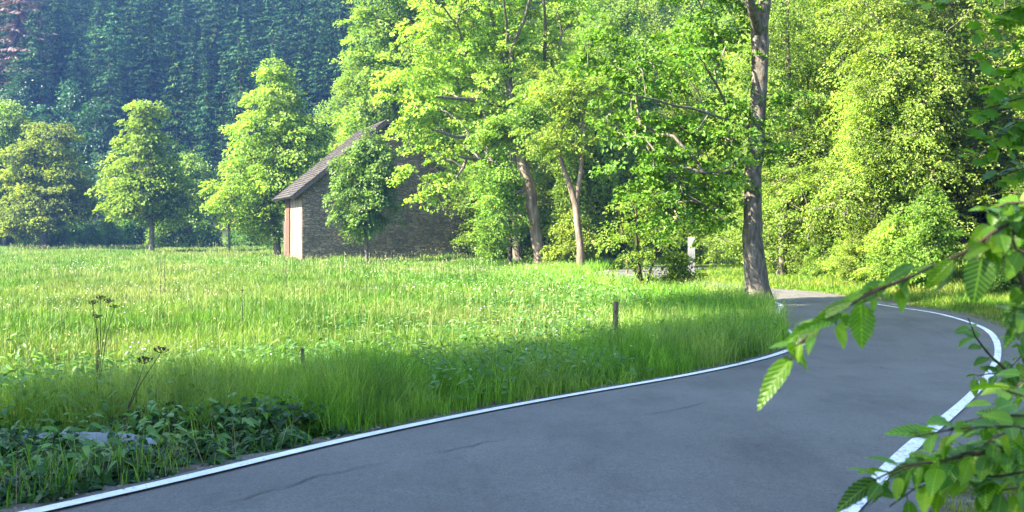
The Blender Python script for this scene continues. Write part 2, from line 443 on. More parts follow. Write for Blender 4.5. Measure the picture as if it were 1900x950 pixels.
# ------------------------------------------------------------------ leaves, crowns, trees
def leaf_quads(C, nrm, dr, L, W, fold=.25, droop=.15):
    """one folded rhombic leaf per row; returns verts, quads"""
    n = len(C)
    nrm = unit(nrm); dr = unit(dr - nrm * (dr * nrm).sum(1)[:, None]); sd_ = np.cross(nrm, dr)
    L = np.broadcast_to(L, (n,))[:, None]; W = np.broadcast_to(W, (n,))[:, None]
    b = C - dr * L * .5
    t = C + dr * L * .5 - nrm * L * droop
    r = C + sd_ * W * .5 + nrm * W * fold
    l = C - sd_ * W * .5 + nrm * W * fold
    V = np.stack([b, r, t, l], 1).reshape(-1, 3)
    Fq = np.arange(n * 4).reshape(n, 4)
    return V, Fq
def rand_dir(q, n):
    v = q.normal(size=(n, 3)); return unit(v)
def lobe_clusters(q, lobes, spray, dens=1.0):
    """cluster centres spread through a union of ellipsoids, denser outside; with outward direction"""
    Cs, Os = [], []
    for (c, r) in lobes:
        area = 4 * math.pi * ((r[0] * r[1])**1.6 / 3 + (r[0] * r[2])**1.6 / 3 + (r[1] * r[2])**1.6 / 3)**(1 / 1.6)
        k = max(4, int(area / (spray * spray) * .55 * dens))
        d = rand_dir(q, k)
        rad = q.uniform(.12, 1, k)**.45
        # lumpy outline
        lump = 1 + .20 * np.sin(d[:, 0] * 5 + c[0]) * np.sin(d[:, 1] * 4 + 1) + .14 * np.sin(d[:, 2] * 7 + c[2]) + q.normal(0, .06, k)
        P = np.asarray(c) + d * np.asarray(r) * (rad * lump)[:, None]
        Cs.append(P); Os.append(d)
    return np.concatenate(Cs), np.concatenate(Os)
def crown_leaves(q, Cc, Oo, spray, per, L, W, flat=.22, tilt=.6, rnd=.5, hang=.3):
    k = len(Cc)
    up = np.array([0, 0, 1.0])
    dn = unit(up + Oo * tilt + q.normal(0, .25, (k, 3)))
    a = unit(np.cross(dn, rand_dir(q, k))); b = np.cross(dn, a)
    size = spray * q.uniform(.6, 1.25, k)
    n = k * per
    idx = np.repeat(np.arange(k), per)
    th = q.uniform(0, 2 * math.pi, n); rr = np.sqrt(q.uniform(0, 1, n)) * size[idx]
    rel = a[idx] * (np.cos(th) * rr)[:, None] + b[idx] * (np.sin(th) * rr)[:, None]
    P = Cc[idx] + rel + dn[idx] * (q.normal(0, flat, n) * size[idx])[:, None]
    P[:, 2] -= hang * (rr / size[idx])**2 * size[idx]
    nr = dn[idx] + q.normal(0, rnd, (n, 3))
    dr = rel + Oo[idx] * size[idx][:, None] * .6 + q.normal(0, .3, (n, 3)) * size[idx][:, None] - up * .15 * size[idx][:, None]
    s = q.uniform(.65, 1.25, n)
    return leaf_quads(P, nr, dr, L * s, W * s)
def grow(q, trunks, Cc, rtip=.012, power=.46, maxr=.2, lead=.45):
    """attach every cluster to the growing limb structure; returns tube pieces"""
    nodes, parent = [], []
    for T in trunks:
        for pnt in T: nodes.append(pnt); parent.append(-1)
    nodes = [np.asarray(p, float) for p in nodes]
    base_n = len(nodes)
    A = np.array(nodes)
    ax = np.array([np.min(np.linalg.norm(A - c, axis=1)) for c in Cc])
    order = np.argsort(ax)
    arr = np.zeros((base_n + len(Cc) * 4, 3)); arr[:base_n] = A; cnt = base_n
    leafn = []
    for ci in order:
        c = Cc[ci]
        X = arr[:cnt]
        d = np.linalg.norm(X - c, axis=1)
        up = c[2] - X[:, 2]
        cost = d + np.where(up < lead * d, (lead * d - up) * 1.1, 0)
        j = int(cost.argmin())
        s = X[j].copy(); vec = c - s; Ld = np.linalg.norm(vec)
        k = 3 if Ld > 1.2 else 2 if Ld > .5 else 1
        prev = j
        for m_ in range(1, k + 1):
            t = m_ / k
            pnt = s + vec * t
            pnt[2] += .10 * Ld * math.sin(math.pi * t)
            if m_ < k: pnt += q.normal(0, .05 * Ld, 3)
            arr[cnt] = pnt; parent.append(prev); prev = cnt; cnt += 1
        leafn.append(prev)
    w_ = np.zeros(cnt)
    for l in leafn: w_[l] += 1
    for i in range(cnt - 1, base_n - 1, -1):
        w_[parent[i]] += w_[i]
    r = np.minimum(rtip * np.maximum(w_, 1)**power, maxr)
    segs = []
    I = np.arange(base_n, cnt); Pp = np.array([parent[i] for i in I])
    A_ = arr[Pp]; B_ = arr[I]; rb = r[I]; ra = np.where(Pp < base_n, rb * 1.25, r[Pp]); ra = np.minimum(ra, rb * 1.5)
    T = unit(B_ - A_); ref = np.where(np.abs(T[:, 2:3]) < .9, np.array([[0, 0, 1.0]]), np.array([[1.0, 0, 0]]))
    U = unit(np.cross(T, ref)); W_ = np.cross(T, U)
    S_ = 5; th = np.arange(S_) / S_ * 2 * math.pi
    ring = U[:, None, :] * np.cos(th)[None, :, None] + W_[:, None, :] * np.sin(th)[None, :, None]
    B2 = B_ + T * rb[:, None] * .3
    V = np.concatenate([A_[:, None, :] + ring * ra[:, None, None], B2[:, None, :] + ring * rb[:, None, None]], 1).reshape(-1, 3)
    i = np.arange(len(I))[:, None] * 2 * S_; j = np.arange(S_)[None, :]; j2 = (j + 1) % S_
    Fq = np.stack([i + j, i + j2, i + S_ + j2, i + S_ + j], -1).reshape(-1, 4)
    return V, Fq
def resample(P, step):
    P = np.asarray(P, float); d = np.r_[0, np.cumsum(np.linalg.norm(np.diff(P[:, :3], axis=0), axis=1))]
    n = max(3, int(d[-1] / step) + 1); s = np.linspace(0, d[-1], n)
    return np.stack([np.interp(s, d, P[:, k]) for k in range(P.shape[1])], -1)
def build_tree(name, label, cat, base, trunks, lobes, spray, per, L, W, leafm, barkm, seed, dens=1.0, group=None,
               sides=12, rtip=.012, maxr=.16, flat=.22, tilt=.6, rnd=.5, hang=.3, crown_from=.25, wob=.04, lead=.45):
    """trunks: list of polylines (x,y,z,r) in world space; lobes: list of (centre, radii) in world space"""
    q = np.random.default_rng(seed)
    base = np.array(base, float)
    root = thing(name, base, label, cat, group)
    parts = []; seeds = []
    z0 = trunks[0][0][2]; ztop = max(t[-1][2] for t in trunks)
    for T in trunks:
        T = np.asarray(T, float)
        Rm = resample(T, .35)
        Rm[1:-1, :3] += q.normal(0, .012, (len(Rm) - 2, 3)) * (1 + Rm[1:-1, 3:4] * 2)
        parts.append(tube(Rm[:, :3] - base, Rm[:, 3], sides, wob, seed))
        s_ = Rm[Rm[:, 2] > z0 + crown_from * (ztop - z0)]
        if len(s_): seeds.append(s_[:, :3])
    Cc, Oo = lobe_clusters(q, lobes, spray, dens)
    keep = Cc[:, 2] > gz(Cc[:, 0], Cc[:, 1]) + .25
    Cc, Oo = Cc[keep], Oo[keep]
    bv, bf = grow(q, seeds, Cc, rtip=rtip, maxr=maxr, lead=lead)
    parts.append((bv - base, bf))
    Vt, Ft = merge(parts)
    link('trunk', np_mesh('trunk', Vt, Ft, True), barkm, root)
    V, Fq = crown_leaves(q, Cc, Oo, spray, per, L, W, flat, tilt, rnd, hang)
    link('crown', np_mesh('crown', V - base, Fq, False), leafm, root)
    return root
def px_trunk(D, pts, dD=None):
    out = []
    for i, (x, y, w_) in enumerate(pts):
        dd = D + (dD[i] if dD else 0)
        p_ = at(x, y, dd); out.append((p_[0], p_[1], p_[2], w_ / 2 / F * dd))
    return out
def px_lobes(D, ls, depth=.95):
    out = []
    for l in ls:
        x, y, rx, ry = l[:4]; dd = D + (l[4] if len(l) > 4 else 0)
        out.append((at(x, y, dd), np.array([rx / F * dd, rx / F * dd * depth, ry / F * dd])))
    return out
def copy_tree(root, loc, rz, s, label=None, group=None):
    r = root.copy(); COL.objects.link(r); r.location = loc; r.rotation_euler = (0, 0, rz)
    r.scale = (s, s, s) if not isinstance(s, tuple) else s
    if label: r['label'] = label
    if group: r['group'] = group
    for ch in list(root.children):
        c = ch.copy(); COL.objects.link(c); c.parent = r
    return r
def tree_px(name, label, cat, D, trunk_pts, lobes, seed, leafm, barkm='bark', forks=(), fork_out=0.0, **kw):
    T = [px_trunk(D, trunk_pts)]
    # root the trunk in the ground
    x, y, z, r = T[0][0]; g_ = gz1(x, y)
    T[0][0] = (x, y, g_ + .35, r)
    T[0].insert(0, (x, y, g_ - .15, r * 1.45))
    for f in forks: T.append(px_trunk(D, f, [-fork_out * k / max(1, len(f) - 1) for k in range(len(f))]))
    return build_tree(name, label, cat, (x, y, g_), T, px_lobes(D, lobes), leafm=M[leafm], barkm=M[barkm], seed=seed, **kw)

# ---- the trees one can tell apart -----------------------------------
# far side of the meadow
tree_px('broadleaf_tree', 'dense green tree at the far left end, cut by the picture edge', 'tree', 117,
        [(8, 440, 11), (12, 380, 9), (8, 300, 6), (5, 215, 3)],
        [(5, 245, 58, 52), (-20, 310, 80, 60), (25, 320, 64, 60), (10, 380, 80, 48), (14, 203, 30, 24)], 11, 'leaf_lime',
        spray=1.2, per=76, L=.34, W=.22, dens=1.25, flat=.11, tilt=.35)
tree_px('broadleaf_tree', 'broad green tree with forked trunk second from the left at the meadow edge', 'tree', 110,
        [(80, 440, 12), (84, 390, 10), (90, 330, 7), (85, 260, 4)],
        [(85, 262, 54, 38), (60, 310, 66, 54), (122, 325, 52, 48), (80, 375, 90, 48), (140, 370, 38, 38), (60, 415, 60, 24)], 12, 'leaf_lime',
        forks=[[(82, 410, 8), (60, 370, 6), (45, 330, 4)], [(84, 400, 7), (112, 360, 5), (130, 320, 3)]],
        spray=1.15, per=76, L=.33, W=.22, dens=1.25, flat=.11, tilt=.35)
tree_px('broadleaf_tree', 'lone sunlit conical tree standing at the meadow edge with thin dark trunk', 'tree', 97,
        [(281, 440, 10), (282, 400, 9), (280, 320, 6), (275, 200, 3)],
        [(276, 205, 32, 28), (272, 250, 50, 38), (272, 305, 66, 42), (275, 360, 86, 42), (240, 385, 50, 26), (318, 385, 52, 28), (290, 340, 60, 40)], 13, 'leaf_lime',
        forks=[[(282, 400, 6), (255, 365, 4), (235, 340, 3)], [(282, 395, 6), (310, 355, 4), (325, 330, 3)]],
        spray=1.1, per=76, L=.32, W=.21, dens=1.3, flat=.11, tilt=.35)
tree_px('broadleaf_tree', 'small rounded green tree behind the right side of the lone conical tree', 'tree', 118,
        [(352, 440, 9), (352, 380, 7), (352, 310, 4)],
        [(355, 310, 30, 28), (358, 350, 38, 38), (345, 395, 50, 36)], 14, 'leaf_far', spray=1.1, per=55, L=.34, W=.24, dens=1.5)
tree_px('broadleaf_tree', 'tall bright green pyramidal tree just left of the stone barn', 'tree', 84,
        [(515, 470, 13), (512, 420, 11), (512, 300, 8), (512, 140, 3)],
        [(515, 138, 30, 28), (510, 180, 56, 40), (515, 235, 78, 46), (508, 290, 92, 46), (500, 340, 105, 44), (560, 250, 58, 36), (440, 365, 62, 32), (530, 385, 68, 38), (455, 400, 45, 22), (505, 425, 32, 26)], 15, 'leaf_lime',
        spray=.95, per=76, L=.25, W=.17, dens=1.3, flat=.11, tilt=.4)
tree_px('young_tree', 'slim young tree with bare stem between the conical tree and the pyramidal one', 'tree', 100,
        [(425, 442, 5), (425, 410, 4), (423, 380, 2)],
        [(422, 385, 26, 20), (430, 400, 22, 14)], 16, 'leaf_lime', spray=.8, per=45, L=.28, W=.2, dens=1.2, sides=8)
# trees of the hill foot, bluish through the haze
for k, (x, y, rx, ry, D, lab) in enumerate([
        (130, 190, 48, 40, 150, 'tall bluish broadleaf tree rising behind the dark trees at the left edge'),
        (178, 235, 44, 50, 146, 'bluish rounded tree behind, filling the gap left of the lone conical tree'),
        (40, 175, 60, 45, 160, 'dark green rounded broadleaf tree below the dead brown spruce'),
        (215, 330, 48, 62, 140, 'low dark broadleaf tree in the gap left of the lone conical tree')]):
    tree_px('broadleaf_tree', lab, 'tree', D, [(x, 438, 8), (x, y + 60, 6), (x, y - 10, 3)],
            [(x, y, rx * .7, ry), (x - 8, y + 50, rx * 1.1, 55), (x + 10, y + 110, rx * 1.3, 60), (x, y + 170, rx * 1.2, 50)], 30 + k, 'leaf_dark', spray=1.5, per=55, L=.46, W=.32, dens=1.1)

# small maple against the gable
tree_px('small_maple', 'small round maple growing against the shaded stone gable of the barn', 'tree', 68.5,
        [(680, 470, 7), (680, 430, 7), (678, 360, 5), (682, 270, 3)],
        [(685, 268, 34, 26), (672, 310, 54, 36), (665, 360, 56, 42), (695, 350, 44, 46), (672, 405, 54, 26), (700, 300, 36, 34)], 21, 'leaf_pale',
        spray=.6, per=60, L=.20, W=.16, dens=1.3, rtip=.01)
# trees round the barn's right side
tree_px('maple_tree', 'tall rounded lime tree rising behind the barn roof at its left shoulder', 'tree', 92,
        [(735, 450, 16), (735, 300, 14), (735, 150, 10), (740, 20, 5)],
        [(690, 70, 62, 62), (740, -10, 90, 70), (665, 150, 40, 42), (720, 160, 80, 62), (780, 80, 90, 80), (655, 225, 38, 36), (700, 235, 66, 36), (790, 190, 80, 60), (850, 20, 90, 80)], 22, 'leaf_lime',
        spray=1.1, per=74, L=.28, W=.19, dens=1.15, flat=.12, tilt=.4)
tree_px('maple_tree', 'large yellow-green maple with dark forked upper limbs spreading over the barn gable', 'tree', 64,
        [(962, 488, 18), (952, 420, 17), (950, 300, 17), (952, 200, 15), (937, 118, 12), (920, 60, 7), (905, 0, 4)],
        [(820, 60, 95, 70), (900, -30, 120, 80), (770, 150, 80, 60), (830, 190, 80, 62), (900, 120, 80, 70), (780, 240, 52, 36), (840, 270, 60, 42), (815, 335, 46, 30), (900, 230, 70, 60), (1000, 60, 80, 90), (1040, -20, 70, 60), (755, 320, 22, 20), (790, 365, 26, 18)], 23, 'leaf_yellow',
        forks=[[(950, 250, 11), (900, 248, 9), (850, 255, 7), (800, 240, 4)], [(952, 200, 10), (880, 185, 8), (810, 180, 4)], [(945, 150, 10), (950, 90, 8), (975, 30, 5), (990, -30, 3)], [(1010, 110, 7), (1012, 50, 7), (1008, -10, 4)], [(937, 118, 8), (942, 60, 6), (935, 0, 3)], [(955, 320, 9), (905, 300, 7), (850, 290, 4)], [(865, 100, 6), (850, 50, 4), (820, 10, 3)]],
        fork_out=4.2, spray=.75, per=62, L=.21, W=.16, dens=.82, flat=.12, tilt=.4, maxr=.13, rtip=.014, crown_from=.35)
tree_px('maple_tree', 'leaning pale-barked maple, its trunk bent to the left, right of the barn', 'tree', 59,
        [(1004, 494, 24), (992, 420, 21), (984, 350, 20), (968, 300, 21), (962, 260, 15), (975, 210, 8)],
        [(960, 225, 60, 40), (1000, 190, 60, 40), (920, 260, 50, 40), (1000, 265, 56, 36), (905, 325, 42, 38), (925, 400, 48, 44), (905, 440, 36, 26), (935, 350, 38, 40)], 24, 'leaf_lime', 'bark_pale',
        spray=.62, per=60, L=.18, W=.14, dens=.85, flat=.13, tilt=.4, crown_from=.5, sides=16)
tree_px('maple_tree', 'slender pale trunk splitting into two thin limbs in front of the woodland', 'tree', 54,
        [(1079, 500, 15), (1074, 440, 13), (1068, 375, 13), (1052, 330, 9), (1038, 290, 7), (1030, 260, 4)],
        [(1020, 250, 58, 32), (1080, 210, 55, 46), (1060, 270, 52, 30), (1095, 150, 60, 40), (1040, 170, 60, 40)], 25, 'leaf_lime', 'bark_pale',
        forks=[[(1069, 375, 9), (1078, 320, 8), (1084, 260, 7), (1080, 210, 4)]],
        spray=.6, per=58, L=.17, W=.13, dens=.75, flat=.13, tilt=.4, crown_from=.6, sides=14)
tree_px('thin_tree', 'thin nearly black trunk left of the leaning pale maple', 'tree', 62,
        [(946, 490, 8), (947, 420, 8), (944, 330, 6), (948, 280, 3)],
        [(925, 370, 42, 34), (950, 330, 40, 30), (920, 440, 40, 30)], 26, 'leaf_lime', 'bark_dark',
        spray=.62, per=55, L=.18, W=.14, dens=.9, sides=8)

# the big roadside tree
tree_px('roadside_tree', 'big tree with thick grey-brown trunk standing on the verge at the bend', 'tree', 31,
        [(1407, 552, 46), (1402, 500, 41), (1396, 420, 35), (1396, 330, 31), (1404, 230, 30), (1409, 130, 30), (1410, 60, 33), (1418, 20, 24), (1424, -60, 20), (1425, -200, 12)],
        [(1290, 110, 110, 66), (1180, 140, 90, 60), (1120, 90, 80, 60), (1330, 225, 90, 60), (1240, 260, 90, 56), (1165, 230, 70, 44), (1320, 330, 82, 50), (1235, 360, 76, 46), (1180, 310, 60, 40), (1300, 400, 70, 34), (1230, 410, 50, 26),
         (1450, 200, 44, 52), (1440, 285, 34, 30), (1360, 40, 70, 60), (1300, -80, 130, 90), (1450, -120, 130, 90), (1370, -230, 150, 90), (1350, 280, 50, 70, -1.2)], 27, 'leaf_green', 'bark',
        forks=[[(1410, 62, 22), (1397, 25, 18), (1388, -30, 15), (1370, -120, 9)], [(1400, 240, 6), (1330, 215, 5), (1240, 192, 4), (1110, 160, 2)], [(1345, 190, 5), (1320, 140, 4), (1300, 110, 2)], [(1396, 290, 5), (1350, 320, 4), (1280, 320, 2)]],
        fork_out=2.6, spray=.46, per=44, L=.14, W=.105, dens=.66, flat=.14, tilt=.4, sides=24, rtip=.007, maxr=.07, crown_from=.28, wob=.03, rnd=.55)
tree_px('young_ash', 'young bushy tree with thin dark stems left of the thick roadside trunk', 'tree', 36,
        [(1192, 545, 8), (1186, 500, 6), (1180, 440, 5), (1182, 370, 3)],
        [(1180, 380, 56, 42), (1150, 430, 50, 40), (1215, 430, 44, 40), (1180, 480, 54, 30)], 28, 'leaf_lime', 'bark_dark',
        forks=[[(1192, 540, 5), (1168, 470, 4), (1150, 410, 2)], [(1194, 540, 5), (1215, 480, 4), (1225, 420, 2)]],
        spray=.42, per=46, L=.12, W=.065, dens=.6, flat=.15, sides=8, rtip=.006, crown_from=.2)
tree_px('roadside_shrub', 'upright leafy shrub beside the far road bend', 'shrub', 36.5,
        [(1255, 548, 5), (1252, 520, 4), (1250, 480, 2)],
        [(1256, 490, 34, 26), (1274, 515, 36, 24), (1235, 525, 28, 20)], 29, 'leaf_green', 'bark_dark',
        spray=.3, per=50, L=.10, W=.06, dens=1.1, sides=6, rtip=.005, crown_from=.1)

# ---- woodland trees used many times ---------------------------------
def proto_tree(name, label, cat, H, crown_lo, Rm, seed, leafm, barkm, spray, per, L, W, dens, group, cone=.4, tr=.22, **kw):
    q = np.random.default_rng(seed)
    T = [(0, 0, -.4, tr * 1.3), (0, 0, .4, tr), (q.normal(0, .2), q.normal(0, .2), H * .5, tr * .65), (q.normal(0, .4), q.normal(0, .4), H * .93, .04)]
    lobes = []
    nl = 11
    for k in range(nl):
        t = k / (nl - 1)
        z = crown_lo + (H - crown_lo) * (t * .92 + .04)
        rr = Rm * (1 - cone * t) * math.sqrt(max(.08, 1 - abs(2 * t - .85)**3 * .75))
        a_ = q.uniform(0, 6.28); off = rr * .38 * (1 - .4 * t)
        lobes.append((np.array([off * math.cos(a_), off * math.sin(a_), z]), np.array([rr * .78, rr * .78, (H - crown_lo) / nl * 1.25])))
    rt = build_tree(name, label, cat, (0, 0, 0), [T], lobes, spray, per, L, W, leafm, barkm, seed, dens=dens, group=group, lead=.25, **kw)
    return rt
SL = 'bright yellow-green beech among those crowding the slope right of the road'
SG = 'beeches on the slope right of the road'
pb = [proto_tree('beech_tree', SL, 'tree', 13 + k, .4, 4.2, 60 + k, M['leaf_beech'], M['bark'], .62, 64, .115, .08, .95, SG, cone=.35,
                 rtip=.008, flat=.10, tilt=.6, rnd=.4, hang=.45, crown_from=.08) for k in range(3)]
# positions from the road outwards, up the slope
spots = []
q = np.random.default_rng(5)
for row, (off, n, y0, y1) in enumerate(((2.6, 10, 12, 66), (6.8, 10, 14, 78), (11.5, 10, 16, 92), (17.5, 10, 18, 110), (25, 10, 22, 125))):
    for i in range(n):
        y = y0 + (y1 - y0) * (i + q.uniform(-.3, .3)) / (n - 1)
        x = float(np.interp(y, FE_Y, FE_X)) + off + q.uniform(-.8, .8)
        spots.append((x, y, row))
spots += [(11.4, 46.5, 0), (12.6, 51, 0), (12.4, 57, 0), (14.5, 62, 1), (17, 66, 1), (20, 70, 1), (18, 76, 2), (23, 80, 2), (26, 74, 2), (30, 84, 2), (22, 90, 2), (29, 95, 2), (17, 58, 1), (21, 62, 1), (34, 90, 2), (24, 68, 2), (28, 68, 2), (14.6, 48, 1), (17, 50, 1), (15, 43, 0)]
first = [True] * 3
for i, (x, y, row) in enumerate(spots):
    if (x / y) > .95: continue
    k = int(q.integers(0, 3)); s = q.uniform(.88, 1.2) * (.8 if row == 0 else 1.1)
    rz = q.uniform(0, 6.28); loc = (x, y, gz1(x, y))
    if first[k]:
        pb[k].location = loc; pb[k].rotation_euler = (0, 0, rz); pb[k].scale = (s, s, s); first[k] = False
    else: copy_tree(pb[k], loc, rz, s)
# shrubs along the forest foot
SHL = 'low leafy shrub at the foot of the woodland along the right verge'
ps = [proto_tree('verge_shrub', SHL, 'shrub', 2.6 + .5 * k, .1, 1.5, 80 + k, M['leaf_beech'], M['bark_dark'], .35, 60, .10, .07, .9, 'shrubs at the woodland foot', tr=.03,
                 rtip=.005, crown_from=.05, flat=.18) for k in range(2)]
fs = [True, True]
for i in range(24):
    y = 16 + i * 1.9 + q.uniform(-.5, .5)
    x = float(np.interp(y, FE_Y, FE_X)) + q.uniform(-.1, .8) + (.5 if y > 34 else 0)
    k = i % 2; s = q.uniform(.6, 1.1)
    loc = (x, y, gz1(x, y)); rz = q.uniform(0, 6.28)
    if fs[k]: ps[k].location = loc; ps[k].rotation_euler = (0, 0, rz); ps[k].scale = (s, s, s); fs[k] = False
    else: copy_tree(ps[k], loc, rz, s)

# woodland behind the centre
WL = 'sunlit woodland tree crowding behind the roadside maples'
pw = [proto_tree('woodland_tree', WL, 'tree', 15 + 2 * k, 1.0, 4.8, 90 + k, M['leaf_yellow' if k == 1 else 'leaf_lime'], M['bark_dark'], .95, 60, .23, .17, 1.1, 'woodland trees behind the maples',
                 cone=.35, rtip=.012, hang=.4) for k in range(3)]
fw = [True] * 3
wspots = [(-3, 86), (3, 80), (9, 84), (-8, 98), (0, 98), (7, 95), (15, 92), (-14, 110), (-5, 112), (4, 110), (13, 107), (22, 108), (5.5, 70), (11.0, 71), (-1, 74), (-18, 124), (-9, 126), (0, 124), (9, 122), (19, 122), (28, 126)]
for i, (x, y) in enumerate(wspots):
    k = i % 3; s = q.uniform(.9, 1.15) * (.75 if y < 76 else 1)
    loc = (x, y, gz1(x, y)); rz = q.uniform(0, 6.28)
    if fw[k]: pw[k].location = loc; pw[k].rotation_euler = (0, 0, rz); pw[k].scale = (s, s, s); fw[k] = False
    else: copy_tree(pw[k], loc, rz, s)
# understory shrubs between the pale trunks and the wood
UL = 'shady understory bush between the pale trunks and the woodland'
pu = proto_tree('understory_bush', UL, 'shrub', 3.4, .1, 2.1, 97, M['leaf_lime'], M['bark_dark'], .6, 60, .17, .12, 1.0, 'bushes under the roadside trees', tr=.04, rtip=.006, crown_from=.05)
us = [(-1.2, 70), (-.3, 66), (1.6, 66), (3.4, 63), (5.0, 67), (7.4, 69), (0.6, 72), (3.2, 58.5), (9.8, 66)]
for i, (x, y) in enumerate(us):
    loc = (x, y, gz1(x, y)); s = q.uniform(.75, 1.1)
    if i == 0: pu.location = loc; pu.scale = (s, s, s)
    else: copy_tree(pu, loc, q.uniform(0, 6.28), s)
# bushes along the far meadow edge
EL = 'dark rounded bush along the far edge of the meadow'
pe = proto_tree('meadow_bush', EL, 'shrub', 3.6, .0, 2.8, 98, M['leaf_far'], M['bark_dark'], .9, 55, .34, .24, 1.2, 'bushes along the far meadow edge', tr=.05, crown_from=.05)
for i, px in enumerate((-60, -20, 30, 66, 100, 135, 168, 200, 240, 320, 345, 380, 400, 440, 455, 470, 485, 620)):
    D = 116 + (i * 37 % 11); x = (px - 950) / F * D; loc = (x, D, gz1(x, D)); s = q.uniform(.55, 1.05) * (.5 if px in (455, 400, 470) else 1)
    if i == 0: pe.location = loc; pe.scale = (s, s, s)
    else: copy_tree(pe, loc, q.uniform(0, 6.28), s)

# ---- conifers of the hillside ----------------------------------------
def conifer(H, Rb, seed, leafm, thin=1.0, name='spruce_tree', label='', group=None):
    q = np.random.default_rng(seed)
    root = thing(name, (0, 0, 0), label, 'tree', group)
    T = np.array([(0, 0, -.5, .28), (0, 0, H * .5, .17), (0, 0, H, .02)]); T = resample(T, 2)
    V, Fq = tube(T[:, :3], T[:, 3], 7)
    link('trunk', np_mesh('trunk', V, Fq, True), M['bark_dark'], root)
    Cs, Ns, Ds, Ls, Ws = [], [], [], [], []
    nwh = int(H * 2.1 * thin)
    for wv in range(nwh):
        t = (wv + q.uniform(0, 1)) / nwh
        z = H * (.08 + .92 * t)
        rr = Rb * min(1.0, ((1 - t) * H / 7.0))**.85 * (1 + .25 * (1 - t)) * q.uniform(.65, 1.15) + .08
        nb = int(5 + 4 * (1 - t))
        for b_ in range(nb):
            a_ = q.uniform(0, 6.28); L_ = rr * q.uniform(.6, 1.15)
            d = np.array([math.cos(a_), math.sin(a_), 0])
            ns = max(2, int(L_ / .42))
            for s_ in range(ns):
                f = (s_ + .6) / ns
                c = d * L_ * f + np.array([0, 0, z - .38 * L_ * f**1.3 + .16 * L_ * f**3])
                for side in (-1, 0, 1):
                    cc = c + np.array([-d[1], d[0], 0]) * side * .24 * (1.1 - .6 * f) + q.normal(0, .05, 3)
                    dr = d + np.array([-d[1], d[0], 0]) * side * .7 + np.array([0, 0, -.55 + .5 * t])
                    Cs.append(cc); Ns.append(np.array([0, 0, 1.0]) + d * .5 + q.normal(0, .4, 3)); Ds.append(dr)
                    Ls.append(q.uniform(.38, .72)); Ws.append(q.uniform(.13, .26))
    for k in range(14):
        Cs.append(np.array([0, 0, H * (.93 + .08 * k / 14)]) + q.normal(0, .04, 3)); Ns.append(q.normal(size=3)); Ds.append(np.array([0, 0, 1.0]) + q.normal(0, .35, 3)); Ls.append(.5); Ws.append(.12)
    Cs, Ns, Ds = map(np.array, (Cs, Ns, Ds))
    V, Fq = leaf_quads(Cs, Ns, Ds, np.array(Ls), np.array(Ws), fold=-.2, droop=.2)
    link('crown', np_mesh('crown', V, Fq), leafm, root)
    return root
CL = 'tall dark spruce among the many covering the hazy hillside'
CG = 'spruces on the hillside behind the meadow'
pc = [conifer(17 + 1.4 * k, 2.35 + .15 * k, 200 + k, M['needle'], label=CL, group=CG) for k in range(5)]
q = np.random.default_rng(77)
fc = [True] * 5; cnt = 0
def hill_spots(q, y0, y1, dmin, nmax, tries):
    P = np.zeros((0, 2))
    for _ in range(tries):
        yv = y0 + (y1 - y0) * q.uniform(0, 1); xv = q.uniform(-.52, -.05) * yv
        if yv < 160 and xv < -44: continue
        if len(P) and ((P - (xv, yv))**2).sum(1).min() < (dmin * q.uniform(.75, 1.3))**2: continue
        P = np.vstack([P, (xv, yv)])
        if len(P) >= nmax: break
    return P
HS = hill_spots(q, 142, 240, 5.3, 285, 9000)
for xx, y2 in HS:
    k = int(q.integers(0, 5)); s = q.uniform(.8, 1.2)
    loc = (xx, y2, gz1(xx, y2) - .2); rz = q.uniform(0, 6.28)
    if fc[k]: pc[k].location = loc; pc[k].rotation_euler = (0, 0, rz); pc[k].scale = (s, s, s); fc[k] = False
    else:
        o_ = copy_tree(pc[k], loc, rz, (s * q.uniform(.75, 1.2), s * q.uniform(.75, 1.2), s)); o_.rotation_euler = (q.normal(0, .025), q.normal(0, .025), rz)
# the dead brown spruce, top left
dd = 168; xx = (34 - 950) / F * dd
ds = conifer(22, 2.6, 300, M['needle_dead'], thin=.9, name='dead_spruce', label='dead reddish-brown spruce near the top left corner of the hillside')
zt = EYE + (425 + 120) / F * dd
ds.location = (xx, dd, gz1(xx, dd)); s = (zt - gz1(xx, dd)) / 22; ds.scale = (2.1, 2.1, s)
# farther part of the wooded hill: a mass of crowns nobody could count
q = np.random.default_rng(78)
parts = []
src = pc[1].children[1].data if pc[1].children[1].name.startswith('crown') else pc[1].children[0].data
Vs = np.empty(len(src.vertices) * 3, dtype=np.float32); src.vertices.foreach_get('co', Vs); Vs = Vs.reshape(-1, 3)
pick = (np.arange(len(Vs)) // 4) % 5 == 0
Vs3 = Vs[pick]; ctr = Vs3.reshape(-1, 4, 3).mean(1, keepdims=True); Vs3 = ((Vs3.reshape(-1, 4, 3) - ctr) * 2.0 + ctr).reshape(-1, 3)
Fb = np.arange(len(Vs3)).reshape(-1, 4)
for x, y2 in hill_spots(q, 240, 330, 6.0, 400, 9000):
    s = q.uniform(.6, 1.25); a_ = q.uniform(0, 6.28); ca, sa = math.cos(a_), math.sin(a_)
    P = Vs3 * s; P = np.stack([P[:, 0] * ca - P[:, 1] * sa + x, P[:, 0] * sa + P[:, 1] * ca + y2, P[:, 2] * q.uniform(.8, 1.2) + gz1(x, y2)], -1)
    parts.append((P, Fb))
if not parts: parts = [(Vs3 * 0 + (-300, 330, 60), Fb)]
V, Fq = merge(parts)
tag(link('hillside_wood', np_mesh('hillside_wood', V, Fq), M['needle']), 'far dark spruce wood covering the upper hillside above the countable trees', 'wood', kind='stuff')

